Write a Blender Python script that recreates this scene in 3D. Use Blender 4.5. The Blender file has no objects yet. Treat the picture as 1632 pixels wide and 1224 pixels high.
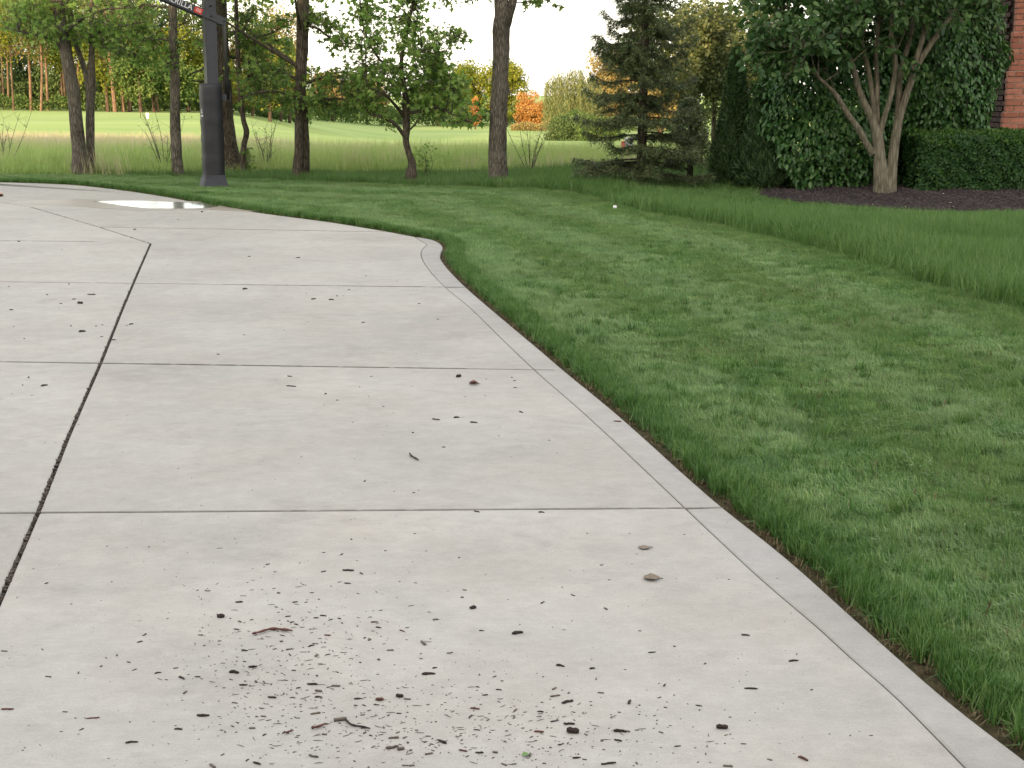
import bpy, bmesh, math, random
import numpy as np
from mathutils import Vector, Matrix
random.seed(7)
rng = np.random.default_rng(11)
PI = math.pi
scene = bpy.context.scene
col = scene.collection

# ------------------------------------------------------------------ camera
F = 2450.0                                   # focal length in photograph pixels
TH = math.atan((612 - 150) / F)              # downward pitch, true horizon at y=150
CH = 1.60
cam_d = bpy.data.cameras.new('camera'); cam = bpy.data.objects.new('camera', cam_d); col.objects.link(cam)
cam.location = (0, 0, CH); cam.rotation_euler = (PI / 2 - TH, 0, 0)
cam_d.sensor_width = 36; cam_d.lens = F / 1632 * 36
cam_d.clip_start = 0.05; cam_d.clip_end = 6000
scene.camera = cam

# ------------------------------------------------------------------ sky, sun, exposure
SUN_EL, SUN_AZ = math.radians(9), math.radians(15)   # low evening sun behind the camera, a little to the left
world = bpy.data.worlds.new('World'); scene.world = world; world.use_nodes = True
wn = world.node_tree.nodes; wl = world.node_tree.links
for n in list(wn): wn.remove(n)
wo = wn.new('ShaderNodeOutputWorld'); bg = wn.new('ShaderNodeBackground'); sky = wn.new('ShaderNodeTexSky')
sky.sky_type = 'NISHITA'; sky.sun_disc = False; sky.sun_elevation = SUN_EL; sky.sun_rotation = PI + SUN_AZ
sky.altitude = 200; sky.air_density = 1.0; sky.dust_density = 2.0; sky.ozone_density = 1.0
veil = wn.new('ShaderNodeMix'); veil.data_type = 'RGBA'; veil.inputs[0].default_value = 0.62
veil.inputs[7].default_value = (5.2, 4.85, 4.6, 1)          # thin bright evening cloud over the whole sky
wl.new(sky.outputs[0], veil.inputs[6]); wl.new(veil.outputs[2], bg.inputs[0])
bg.inputs[1].default_value = 0.15; wl.new(bg.outputs[0], wo.inputs[0])
sun_d = bpy.data.lights.new('sun', 'SUN'); sun = bpy.data.objects.new('sun', sun_d); col.objects.link(sun)
sun_d.energy = 3.0; sun_d.angle = math.radians(0.6); sun_d.color = (1.0, 0.70, 0.42)
sdir = Vector((math.sin(SUN_AZ) * math.cos(SUN_EL), math.cos(SUN_AZ) * math.cos(SUN_EL), -math.sin(SUN_EL)))
sun.rotation_euler = sdir.to_track_quat('-Z', 'Y').to_euler()
scene.view_settings.view_transform = 'Standard'; scene.view_settings.look = 'None'
scene.view_settings.gamma = 1; scene.view_settings.use_curve_mapping = False
scene.view_settings.exposure = 1.80
scene.cycles.max_bounces = 6; scene.cycles.diffuse_bounces = 3; scene.cycles.transparent_max_bounces = 4
scene.cycles.use_denoising = True

# ------------------------------------------------------------------ pixel <-> place
S = math.tan(math.atan(507 / F) - math.atan(462 / F))   # the yard rises gently away from the house
cT, sT = math.cos(TH), math.sin(TH)
def ray(u, v):
    a = (u - 816) / F; b = (612 - v) / F
    return Vector((a, cT + b * sT, -sT + b * cT))
def at(u, v, Y):
    d = ray(u, v); t = Y / d.y
    return Vector((d.x * t, Y, CH + d.z * t))
def gp(u, v):
    d = ray(u, v); t = CH / (S * d.y - d.z)
    return Vector((d.x * t, d.y * t, S * d.y * t))
def sstep(a, b, x):
    t = np.clip((x - a) / (b - a), 0, 1); return t * t * (3 - 2 * t)
PA = np.array([(-400, -.05), (-4, -.05), (0, 0), (23, 23 * S), (32, .15), (45, -.05), (60, .02), (85, .2), (120, .38), (200, .3), (400, 0), (5000, -3)])
PB = np.array([(-400, -.05), (-4, -.05), (0, 0), (23, 23 * S), (32, .12), (45, -.13), (60, -.15), (80, -1.0), (100, -2.2), (150, -2.7), (220, -2.9), (400, -3), (5000, -3)])
def terrain(x, y):
    x = np.asarray(x, float); y = np.asarray(y, float)
    w = sstep(-.2, -.06, x / np.maximum(y, 1))
    z = np.interp(y, PA[:, 0], PA[:, 1]) * (1 - w) + np.interp(y, PB[:, 0], PB[:, 1]) * w
    far = np.clip((y - 24) / 20, 0, 1)
    z = z + far * (.10 * np.sin(x * .11 + y * .05) + .06 * np.sin(y * .21 + x * .03))
    return z
def tz(x, y): return float(terrain(x, y))
def spot(px, Y):      # ground spot at depth Y seen in column px
    z = 0
    x = 0
    for _ in range(3):
        x = (px - 816) / F * (Y * cT + (CH - z) * sT); z = tz(x, Y)
    return Vector((x, Y, z))

# ------------------------------------------------------------------ mesh helpers
def tag(o, label=None, cat=None, group=None, kind=None):
    if label: o['label'] = label
    if cat: o['category'] = cat
    if group: o['group'] = group
    if kind: o['kind'] = kind
    return o
def empty(name, loc, label=None, cat=None, group=None, kind=None):
    o = bpy.data.objects.new(name, None); col.objects.link(o); o.location = loc; o.empty_display_size = .1
    return tag(o, label, cat, group, kind)
def mesh_np(name, V, Fc, mat=None, tint=None, smooth=False):
    """V (n,3), Fc list of (m,k) arrays."""
    if not isinstance(Fc, (list, tuple)): Fc = [Fc]
    Fc = [np.asarray(f, np.int32) for f in Fc if len(f)]
    me = bpy.data.meshes.new(name); V = np.asarray(V, np.float32)
    me.vertices.add(len(V)); me.vertices.foreach_set('co', V.ravel())
    nl = sum(f.size for f in Fc); npoly = sum(len(f) for f in Fc)
    me.loops.add(nl); me.loops.foreach_set('vertex_index', np.concatenate([f.ravel() for f in Fc]))
    me.polygons.add(npoly)
    tot = np.concatenate([np.full(len(f), f.shape[1], np.int32) for f in Fc])
    st = np.concatenate([[0], np.cumsum(tot)[:-1]]).astype(np.int32)
    me.polygons.foreach_set('loop_start', st)
    if smooth: me.polygons.foreach_set('use_smooth', np.ones(npoly, bool))
    me.update(calc_edges=True)
    if tint is not None:
        a = me.attributes.new('tint', 'FLOAT', 'POINT'); a.data.foreach_set('value', np.asarray(tint, np.float32))
    if mat: me.materials.append(mat)
    return me
def add(name, me, parent=None, loc=None):
    o = bpy.data.objects.new(name, me); col.objects.link(o)
    if loc is not None: o.location = loc
    if parent is not None: o.parent = parent
    return o
class Acc:
    def __init__(s): s.V = []; s.Q = []; s.T = []; s.N = []; s.t = []; s.n = 0
    def add(s, V, quads=None, tris=None, tint=0.5):
        V = np.asarray(V, float)
        if quads is not None and len(quads): s.Q.append(np.asarray(quads) + s.n)
        if tris is not None and len(tris): s.T.append(np.asarray(tris) + s.n)
        s.V.append(V); s.t.append(np.broadcast_to(np.asarray(tint, float), (len(V),)))
        s.n += len(V)
    def tube(s, pts, rad, sides=8, jitter=0, tint=.5, cap=True):
        pts = [Vector(p) for p in pts]; n = len(pts)
        ang = np.arange(sides) * 2 * PI / sides
        ring = []
        ref = Vector((1, .13, .07))
        for i, p in enumerate(pts):
            d = (pts[min(i + 1, n - 1)] - pts[max(i - 1, 0)]).normalized()
            a = d.cross(Vector((0, 1, 0)) if abs(d.y) < .9 else Vector((1, 0, 0))).normalized(); b = d.cross(a)
            r = rad[i] * (1 + jitter * np.sin(ang * 3 + i * 1.3) + (rng.normal(0, jitter, sides) if jitter else 0))
            ring.append(np.array(p)[None] + r[:, None] * (np.cos(ang)[:, None] * np.array(a)[None] + np.sin(ang)[:, None] * np.array(b)[None]))
        V = np.concatenate(ring)
        q = []
        for i in range(n - 1):
            for k in range(sides):
                k2 = (k + 1) % sides
                q.append((i * sides + k, i * sides + k2, (i + 1) * sides + k2, (i + 1) * sides + k))
        tr = []
        if cap:
            V = np.vstack([V, np.array(pts[-1])[None]]); c = len(V) - 1
            tr = [((n - 1) * sides + k, (n - 1) * sides + (k + 1) % sides, c) for k in range(sides)]
        s.add(V, q, tr, tint)
    def box(s, c, size, M=None, tint=.5):
        x, y, z = [v / 2 for v in size]
        V = np.array([(a, b, d) for a in (-x, x) for b in (-y, y) for d in (-z, z)])
        if M is not None: V = V @ np.array(M).T
        V = V + np.array(c)
        s.add(V, [(0, 1, 3, 2), (4, 6, 7, 5), (0, 4, 5, 1), (2, 3, 7, 6), (0, 2, 6, 4), (1, 5, 7, 3)], None, tint)
    def mesh(s, name, mat, smooth=False):
        V = np.concatenate(s.V)
        Fs = []
        if s.Q: Fs.append(np.concatenate(s.Q))
        if s.T: Fs.append(np.concatenate(s.T))
        return mesh_np(name, V, Fs, mat, np.concatenate(s.t), smooth)
    def obj(s, name, mat, parent=None, smooth=False):
        return add(name, s.mesh(name, mat, smooth), parent)
def to_local(P, o): return [Vector(p) - Vector(o) for p in P]
def smooth_path(pts, sub=4):
    P = [Vector(p) for p in pts]; out = []
    for i in range(len(P) - 1):
        a = P[max(i - 1, 0)]; b = P[i]; c = P[i + 1]; d = P[min(i + 2, len(P) - 1)]
        for k in range(sub):
            t = k / sub
            out.append(.5 * ((2 * b) + (c - a) * t + (2 * a - 5 * b + 4 * c - d) * t * t + (3 * b - a - 3 * c + d) * t ** 3))
    out.append(P[-1]); return out

# leaf templates: (along, side, normal)
LEAF = {
 'diamond': (np.array([(0, 0, 0), (.5, .32, .07), (1, 0, -.06), (.5, -.32, .07)]), np.array([(0, 1, 2), (0, 2, 3)])),
 'oval': (np.array([(0, 0, 0), (.25, .27, .07), (.68, .24, .06), (1, 0, -.1), (.68, -.24, .06), (.25, -.27, .07)]), np.array([(0, 1, 2), (0, 2, 3), (0, 3, 4), (0, 4, 5)])),
 'lobed': (np.array([(.15, 0, 0), (-.05, .25, .03), (.28, .2, .02), (.36, .62, .06), (.52, .2, .0), (1, 0, -.1), (.52, -.2, 0), (.36, -.62, .06), (.28, -.2, .02), (-.05, -.25, .03)]),
           np.array([(0, i, i + 1) for i in range(1, 9)] + [(0, 9, 1)])[:, ::-1]),
 'needle': (np.array([(0, -.07, 0), (.6, -.09, .04), (1, 0, 0), (.6, .09, .04), (0, .07, 0)]), np.array([(0, 1, 3), (1, 2, 3), (0, 3, 4)])),
}
def unit(a): return a / np.maximum(np.linalg.norm(a, axis=1, keepdims=True), 1e-6)
def leaves(acc, P, size, kind='diamond', up=.7, droop=.35, axis=None, normal=None, tint=None, spread=1.0):
    P = np.asarray(P, float); N = len(P)
    if N == 0: return
    T, Fc = LEAF[kind]
    a = rng.normal(0, spread, (N, 3)); a[:, 2] -= droop
    if axis is not None: a = a * .6 + np.asarray(axis)
    a = unit(a)
    n = rng.normal(0, .6, (N, 3)); n[:, 2] += up
    if normal is not None: n = n * .5 + np.asarray(normal)
    n = unit(n - a * np.sum(a * n, 1, keepdims=True)); s = np.cross(n, a)
    sz = np.broadcast_to(np.asarray(size, float), (N,)) * rng.uniform(.65, 1.25, N)
    V = P[:, None] + sz[:, None, None] * (T[None, :, 0, None] * a[:, None] + T[None, :, 1, None] * s[:, None] + T[None, :, 2, None] * n[:, None])
    K = len(T)
    tr = (Fc[None] + (np.arange(N) * K)[:, None, None]).reshape(-1, 3)
    if tint is None: tint = rng.uniform(0, 1, N)
    acc.add(V.reshape(-1, 3), None, tr, np.repeat(tint, K))

# ------------------------------------------------------------------ materials
def new_mat(name):
    m = bpy.data.materials.new(name); m.use_nodes = True
    nt = m.node_tree; b = nt.nodes.get('Principled BSDF')
    return m, nt, b
def simple(name, c, rough=.7, metal=0, spec=.4, noise=0, nscale=30, bump=0, bscale=200):
    m, nt, b = new_mat(name)
    b.inputs['Base Color'].default_value = (*c, 1); b.inputs['Roughness'].default_value = rough
    b.inputs['Metallic'].default_value = metal; b.inputs['Specular IOR Level'].default_value = spec
    if noise:
        g = nt.nodes.new('ShaderNodeNewGeometry'); t = nt.nodes.new('ShaderNodeTexNoise'); t.inputs['Scale'].default_value = nscale; t.inputs['Detail'].default_value = 6
        nt.links.new(g.outputs['Position'], t.inputs['Vector'])
        r = nt.nodes.new('ShaderNodeValToRGB'); r.color_ramp.elements[0].position = .3; r.color_ramp.elements[1].position = .7
        r.color_ramp.elements[0].color = (*[v * (1 - noise) for v in c], 1); r.color_ramp.elements[1].color = (*[min(1, v * (1 + noise)) for v in c], 1)
        nt.links.new(t.outputs['Fac'], r.inputs[0]); nt.links.new(r.outputs[0], b.inputs['Base Color'])
    if bump:
        g = nt.nodes.new('ShaderNodeNewGeometry'); t = nt.nodes.new('ShaderNodeTexNoise'); t.inputs['Scale'].default_value = bscale; t.inputs['Detail'].default_value = 5
        nt.links.new(g.outputs['Position'], t.inputs['Vector'])
        bp = nt.nodes.new('ShaderNodeBump'); bp.inputs['Strength'].default_value = bump; bp.inputs['Distance'].default_value = .01
        nt.links.new(t.outputs['Fac'], bp.inputs['Height']); nt.links.new(bp.outputs[0], b.inputs['Normal'])
    return m
def leaf_mat(name, dark, mid, light, trans=.35, rough=.5, patch=None, pscale=1.5, pamt=.5, spec=.35, inst=False):
    """colour from each leaf's own tint, plus a wide soft variation over the ground or crown"""
    m, nt, b = new_mat(name); N = nt.nodes; L = nt.links
    a = N.new('ShaderNodeAttribute'); a.attribute_name = 'tint'
    r = N.new('ShaderNodeValToRGB'); e = r.color_ramp.elements
    e[0].position = 0; e[0].color = (*dark, 1); e[1].position = 1; e[1].color = (*light, 1)
    k = e.new(.5); k.color = (*mid, 1)
    fac = a.outputs['Fac']
    if inst:
        oi = N.new('ShaderNodeObjectInfo'); ma = N.new('ShaderNodeMath'); ma.operation = 'MULTIPLY_ADD'; ma.inputs[1].default_value = .35; ma.use_clamp = True
        L.new(oi.outputs['Random'], ma.inputs[0]); mb = N.new('ShaderNodeMath'); mb.operation = 'MULTIPLY'; mb.inputs[1].default_value = .65
        L.new(fac, mb.inputs[0]); L.new(mb.outputs[0], ma.inputs[2]); fac = ma.outputs[0]
    L.new(fac, r.inputs[0]); colr = r.outputs[0]
    if patch:
        g = N.new('ShaderNodeNewGeometry'); t = N.new('ShaderNodeTexNoise'); t.inputs['Scale'].default_value = pscale; t.inputs['Detail'].default_value = 4; t.inputs['Roughness'].default_value = .6
        L.new(g.outputs['Position'], t.inputs['Vector'])
        mr = N.new('ShaderNodeMapRange'); mr.inputs[1].default_value = .38; mr.inputs[2].default_value = .68; mr.inputs[4].default_value = pamt
        L.new(t.outputs['Fac'], mr.inputs[0])
        mx = N.new('ShaderNodeMix'); mx.data_type = 'RGBA'; mx.inputs[7].default_value = (*patch, 1)
        L.new(mr.outputs[0], mx.inputs[0]); L.new(colr, mx.inputs[6]); colr = mx.outputs[2]
    L.new(colr, b.inputs['Base Color']); b.inputs['Roughness'].default_value = rough; b.inputs['Specular IOR Level'].default_value = spec
    tr = N.new('ShaderNodeBsdfTranslucent'); L.new(colr, tr.inputs['Color'])
    ms = N.new('ShaderNodeMixShader'); ms.inputs[0].default_value = trans
    L.new(b.outputs[0], ms.inputs[1]); L.new(tr.outputs[0], ms.inputs[2]); L.new(ms.outputs[0], N['Material Output'].inputs[0])
    return m
def bark_mat(name, c1, c2, scale=14, bump=.8, stretch=.16):
    m, nt, b = new_mat(name); N = nt.nodes; L = nt.links
    g = N.new('ShaderNodeNewGeometry'); mp = N.new('ShaderNodeMapping'); mp.inputs['Scale'].default_value = (1, 1, stretch)
    L.new(g.outputs['Position'], mp.inputs[0])
    t = N.new('ShaderNodeTexNoise'); t.inputs['Scale'].default_value = scale * 4; t.inputs['Detail'].default_value = 6; t.inputs['Distortion'].default_value = .6
    v = N.new('ShaderNodeTexVoronoi'); v.inputs['Scale'].default_value = scale * 3.2; v.feature = 'DISTANCE_TO_EDGE'
    t2 = N.new('ShaderNodeTexNoise'); t2.inputs['Scale'].default_value = 3.5; t2.inputs['Detail'].default_value = 5
    L.new(mp.outputs[0], t.inputs['Vector']); L.new(mp.outputs[0], v.inputs['Vector']); L.new(g.outputs['Position'], t2.inputs['Vector'])
    mr = N.new('ShaderNodeMapRange'); mr.inputs[2].default_value = .25; L.new(v.outputs['Distance'], mr.inputs[0])
    mu = N.new('ShaderNodeMath'); mu.operation = 'MULTIPLY'; L.new(mr.outputs[0], mu.inputs[0]); L.new(t.outputs['Fac'], mu.inputs[1])
    ad = N.new('ShaderNodeMath'); ad.operation = 'ADD'; L.new(mu.outputs[0], ad.inputs[0])
    m2 = N.new('ShaderNodeMath'); m2.operation = 'MULTIPLY_ADD'; m2.inputs[1].default_value = .9; m2.inputs[2].default_value = -.35
    L.new(t2.outputs['Fac'], m2.inputs[0]); L.new(m2.outputs[0], ad.inputs[1])
    r = N.new('ShaderNodeValToRGB'); e = r.color_ramp.elements; e[0].position = .05; e[0].color = (*c1, 1); e[1].position = .75; e[1].color = (*c2, 1)
    L.new(ad.outputs[0], r.inputs[0]); L.new(r.outputs[0], b.inputs['Base Color']); b.inputs['Roughness'].default_value = .9; b.inputs['Specular IOR Level'].default_value = .15
    bp = N.new('ShaderNodeBump'); bp.inputs['Strength'].default_value = bump; bp.inputs['Distance'].default_value = .02
    L.new(mu.outputs[0], bp.inputs['Height']); L.new(bp.outputs[0], b.inputs['Normal'])
    return m

def concrete(name, base, rough=.85, dark=1.0, wet=False):
    m, nt, b = new_mat(name); N = nt.nodes; L = nt.links
    g = N.new('ShaderNodeNewGeometry')
    def noise(scale, det=5, st=(1, 1, 1), rgh=.6, dist=0):
        mp = N.new('ShaderNodeMapping'); mp.inputs['Scale'].default_value = st; L.new(g.outputs['Position'], mp.inputs[0])
        t = N.new('ShaderNodeTexNoise'); t.inputs['Scale'].default_value = scale; t.inputs['Detail'].default_value = det; t.inputs['Roughness'].default_value = rgh; t.inputs['Distortion'].default_value = dist
        L.new(mp.outputs[0], t.inputs['Vector']); return t.outputs['Fac']
    def ramp(src, p0, p1, v0, v1):
        r = N.new('ShaderNodeMapRange'); r.inputs[1].default_value = p0; r.inputs[2].default_value = p1; r.inputs[3].default_value = v0; r.inputs[4].default_value = v1
        L.new(src, r.inputs[0]); return r.outputs[0]
    def mul(a, c):
        x = N.new('ShaderNodeMath'); x.operation = 'MULTIPLY'; L.new(a, x.inputs[0]); L.new(c, x.inputs[1]); return x.outputs[0]
    broad = ramp(noise(.8, 6, (1, 1.1, 1), .62), .3, .7, .86, 1.09)
    mid = ramp(noise(9, 8, (1, 1.1, 1), .75), .3, .72, .87, 1.09)
    fine = ramp(noise(190, 4, (1, 1, 1), .85), .25, .75, .80, 1.13)
    broom = ramp(noise(90, 3, (.25, 1.4, 1), .6), .3, .7, .965, 1.03)
    v = mul(mul(broad, mid), mul(fine, broom))
    # small dark pits and specks
    vo = N.new('ShaderNodeTexVoronoi'); vo.inputs['Scale'].default_value = 26; L.new(g.outputs['Position'], vo.inputs['Vector'])
    pit = ramp(vo.outputs['Distance'], .02, .10, .55, 1.0)
    gate = ramp(noise(3.1, 4), .44, .60, 0, 1)
    one = N.new('ShaderNodeMix'); one.data_type = 'FLOAT'; one.inputs[2].default_value = 1.0; L.new(gate, one.inputs[0]); L.new(pit, one.inputs[3])
    v = mul(v, one.outputs[0])
    st = ramp(noise(1.9, 8, (1, 1.3, 1), .70, .5), .54, .80, 1.0, .77)
    v = mul(v, st)
    oi = N.new('ShaderNodeObjectInfo'); v = mul(v, ramp(oi.outputs['Random'], 0, 1, .945, 1.04))
    tn = N.new('ShaderNodeMix'); tn.data_type = 'RGBA'
    L.new(ramp(noise(1.3, 4), .35, .7, 0, 1), tn.inputs[0])
    c1 = [x * dark for x in base]; c2 = [base[0] * 1.01 * dark, base[1] * .975 * dark, base[2] * .935 * dark]
    tn.inputs[6].default_value = (*c1, 1); tn.inputs[7].default_value = (*c2, 1)
    vm = N.new('ShaderNodeVectorMath'); vm.operation = 'SCALE'; L.new(tn.outputs[2], vm.inputs[0]); L.new(v, vm.inputs['Scale'])
    L.new(vm.outputs[0], b.inputs['Base Color']); b.inputs['Roughness'].default_value = rough; b.inputs['Specular IOR Level'].default_value = .35
    bp = N.new('ShaderNodeBump'); bp.inputs['Strength'].default_value = .35 if not wet else .1; bp.inputs['Distance'].default_value = .002
    L.new(mul(fine, broom), bp.inputs['Height']); L.new(bp.outputs[0], b.inputs['Normal'])
    return m

M = {}
M['concrete'] = concrete('concrete', (.340, .336, .310))
M['concrete_edge'] = concrete('concrete_edge', (.335, .332, .316), dark=.92)
M['wet'] = concrete('wet_concrete', (.30, .265, .22), rough=.45, dark=.9, wet=True)
M['soil'] = simple('soil', (.055, .042, .028), .95, noise=.5, nscale=40, bump=.6, bscale=80)
M['chip'] = simple('chip', (.028, .018, .014), .85, noise=.5, nscale=60)
M['chip_red'] = simple('chip_red', (.10, .042, .030), .8, noise=.4, nscale=60)
M['chip_grey'] = simple('chip_grey', (.11, .09, .07), .85, noise=.4, nscale=60)
M['bark_grey'] = bark_mat('bark_grey', (.048, .043, .034), (.20, .18, .145))
M['bark_brown'] = bark_mat('bark_brown', (.033, .028, .020), (.145, .124, .094))
M['bark_pale'] = bark_mat('bark_pale', (.085, .078, .055), (.20, .182, .130), scale=8, bump=.3)
M['bark_far'] = bark_mat('bark_far', (.10, .065, .042), (.20, .14, .095), scale=2, bump=.2)
M['bark_far_dark'] = bark_mat('bark_far_dark', (.05, .035, .025), (.12, .09, .06), scale=2, bump=.2)
M['lawn'] = leaf_mat('lawn_blade', (.042, .115, .028), (.125, .255, .064), (.36, .48, .18), trans=.28, rough=.40, patch=(.19, .26, .095), pscale=1.3, pamt=.5, inst=True, spec=.55)
M['edge_blade'] = leaf_mat('edge_blade', (.030, .090, .016), (.068, .160, .032), (.19, .29, .085), trans=.32, rough=.45, inst=True)
M['rough_blade'] = leaf_mat('rough_blade', (.055, .125, .026), (.105, .205, .048), (.23, .33, .115), trans=.35, rough=.45, patch=(.07, .17, .03), pscale=.8, pamt=.5, inst=True)
M['meadow_green'] = leaf_mat('meadow_green', (.17, .29, .075), (.30, .43, .12), (.46, .54, .20), trans=.45, rough=.6, patch=(.40, .46, .17), pscale=.35, pamt=.6, inst=True)
M['meadow_tan'] = leaf_mat('meadow_tan', (.32, .30, .17), (.50, .44, .29), (.62, .53, .39), trans=.45, rough=.7, patch=(.42, .42, .22), pscale=.25, pamt=.5, inst=True)
M['thatch'] = leaf_mat('thatch', (0.070, 0.050, 0.025), (0.140, 0.110, 0.055), (0.240, 0.200, 0.110), trans=.15, rough=.8, inst=True)
M['maple'] = leaf_mat('maple_leaf', (.080, .170, .032), (.165, .28, .056), (.30, .38, .10), trans=.52)
M['maple_light'] = leaf_mat('maple_light', (.11, .225, .040), (.22, .37, .075), (.38, .49, .14), trans=.52)
M['spruce'] = leaf_mat('spruce_needle', (.038, .068, .026), (.080, .125, .045), (.19, .22, .09), trans=.2, rough=.5)
M['arbor'] = leaf_mat('arborvitae', (0.020, 0.048, 0.014), (0.034, 0.075, 0.023), (0.064, 0.114, 0.034), trans=.15)
M['shrub'] = leaf_mat('shrub_leaf', (.016, .060, .013), (.038, .120, .024), (.10, .22, .055), trans=.25, rough=.4, spec=.5)
M['stem_tree'] = leaf_mat('stem_tree_leaf', (.024, .070, .018), (.050, .118, .030), (.11, .19, .060), trans=.32, rough=.45)
M['hedge'] = leaf_mat('hedge_leaf', (0.016, 0.054, 0.014), (0.032, 0.092, 0.020), (0.088, 0.182, 0.030), trans=.25, rough=.5)
M['mid_tree'] = leaf_mat('mid_tree_leaf', (0.046, 0.072, 0.021), (0.091, 0.124, 0.039), (0.208, 0.221, 0.091), trans=.4)
M['far_yellow'] = leaf_mat('far_yellow', (0.079, 0.116, 0.017), (0.147, 0.179, 0.023), (0.263, 0.263, 0.042), trans=.35, rough=.8, spec=.1)
M['far_green'] = leaf_mat('far_green', (0.037, 0.081, 0.022), (0.075, 0.131, 0.035), (0.150, 0.200, 0.056), trans=.3, rough=.8, spec=.1)
M['far_dark'] = leaf_mat('far_dark', (.045, .085, .032), (.080, .130, .045), (.14, .19, .07), trans=.25, rough=.8, spec=.1)
M['far_gold'] = leaf_mat('far_gold', (.17, .13, .05), (.27, .21, .075), (.38, .32, .13), trans=.3, rough=.8, spec=.1)
M['far_orange'] = leaf_mat('far_orange', (.26, .13, .035), (.40, .20, .055), (.52, .31, .11), trans=.3, rough=.8, spec=.1)
M['willow'] = leaf_mat('willow', (0.078, 0.107, 0.039), (0.146, 0.176, 0.068), (0.254, 0.254, 0.107), trans=.35, rough=.8, spec=.1)
M['metal'] = simple('dark_painted_steel', (.028, .031, .038), .42, spec=.5, noise=.15, nscale=20)
M['pad'] = simple('vinyl_pad', (.017, .018, .021), .5, spec=.45, bump=.35, bscale=18)
M['skirt'] = simple('vinyl_skirt', (.026, .028, .036), .55, spec=.45, bump=.5, bscale=30)
M['rod'] = simple('grey_rod', (.14, .14, .14), .35, metal=.7)
M['black'] = simple('matte_black', (.012, .012, .013), .6)
M['white_print'] = simple('white_print', (.75, .75, .74), .5)
M['red_print'] = simple('red_print', (.55, .05, .03), .5)
M['orange_rim'] = simple('rim_orange', (.60, .14, .03), .45)
M['net'] = simple('net', (.7, .7, .68), .8)
M['white'] = simple('white_plastic', (.72, .72, .70), .5)
M['box_grey'] = simple('box_grey', (.36, .38, .39), .6, noise=.1)
M['box_red'] = simple('box_red', (.38, .10, .07), .6)
M['brick'] = None
M['mortar'] = simple('mortar', (.50, .42, .34), .95, bump=.5, bscale=150)
M['mortar_painted_shade'] = simple('mortar_painted_shade', (.05, .035, .03), .95)
M['mulch'] = simple('mulch_soil', (.022, .016, .015), .95, noise=.5, nscale=30, bump=.8, bscale=60)
M['dry_leaf'] = simple('dry_leaf', (.15, .12, .085), .8, noise=.2, nscale=80)
M['pale_leaf'] = simple('pale_leaf', (.55, .50, .40), .8)
M['green_bit'] = simple('green_bit', (.10, .20, .05), .6)
M['siding'] = simple('render_wall', (.35, .18, .13), .9, noise=.15, nscale=8)
M['roof'] = simple('roof_shingle', (.06, .055, .05), .95, noise=.3, nscale=5)
M['glass'] = simple('dark_glass', (.03, .04, .05), .08, spec=.8)
def brick_mat(name, a, c):
    m, nt, b = new_mat(name); N = nt.nodes; L = nt.links
    oi = N.new('ShaderNodeObjectInfo'); r = N.new('ShaderNodeValToRGB'); e = r.color_ramp.elements
    e[0].color = (*a, 1); e[1].color = (*c, 1); L.new(oi.outputs['Random'], r.inputs[0])
    g = N.new('ShaderNodeNewGeometry'); t = N.new('ShaderNodeTexNoise'); t.inputs['Scale'].default_value = 45; t.inputs['Detail'].default_value = 6
    L.new(g.outputs['Position'], t.inputs['Vector'])
    mr = N.new('ShaderNodeMapRange'); mr.inputs[1].default_value = .3; mr.inputs[2].default_value = .7; mr.inputs[3].default_value = .75; mr.inputs[4].default_value = 1.2; L.new(t.outputs['Fac'], mr.inputs[0])
    vm = N.new('ShaderNodeVectorMath'); vm.operation = 'SCALE'; L.new(r.outputs[0], vm.inputs[0]); L.new(mr.outputs[0], vm.inputs['Scale'])
    L.new(vm.outputs[0], b.inputs['Base Color']); b.inputs['Roughness'].default_value = .9
    bp = N.new('ShaderNodeBump'); bp.inputs['Strength'].default_value = .5; bp.inputs['Distance'].default_value = .004; L.new(t.outputs['Fac'], bp.inputs['Height']); L.new(bp.outputs[0], b.inputs['Normal'])
    return m
M['brick'] = brick_mat('brick', (.29, .102, .062), (.42, .175, .118))
M['brick_painted_shade'] = brick_mat('brick_painted_shade', (.030, .012, .010), (.05, .019, .015))  # same brick with the side wall's shadow painted into its colour

# ground material: soil near, mown fairway far (placed by world position, broad real vegetation zones)
gm, nt, b = new_mat('ground'); N = nt.nodes; L = nt.links
g = N.new('ShaderNodeNewGeometry'); sx = N.new('ShaderNodeSeparateXYZ'); L.new(g.outputs['Position'], sx.inputs[0])
def nz(scale, st=(1, 1, 1), det=5):
    mp = N.new('ShaderNodeMapping'); mp.inputs['Scale'].default_value = st; L.new(g.outputs['Position'], mp.inputs[0])
    t = N.new('ShaderNodeTexNoise'); t.inputs['Scale'].default_value = scale; t.inputs['Detail'].default_value = det; L.new(mp.outputs[0], t.inputs['Vector']); return t.outputs['Fac']
rs = N.new('ShaderNodeValToRGB'); e = rs.color_ramp.elements; e[0].position = .35; e[0].color = (.030, .028, .014, 1); e[1].position = .7; e[1].color = (.075, .062, .034, 1); L.new(nz(35), rs.inputs[0])
rf = N.new('ShaderNodeValToRGB'); e = rf.color_ramp.elements; e[0].position = .3; e[0].color = (.20, .29, .085, 1); e[1].position = .7; e[1].color = (.29, .37, .12, 1); L.new(nz(.09, (.35, 1, 1), 6), rf.inputs[0])
rf2 = N.new('ShaderNodeMix'); rf2.data_type = 'RGBA'; rf2.inputs[7].default_value = (.33, .36, .16, 1); mr = N.new('ShaderNodeMapRange'); mr.inputs[1].default_value = .5; mr.inputs[2].default_value = .7; mr.inputs[4].default_value = .5
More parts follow.
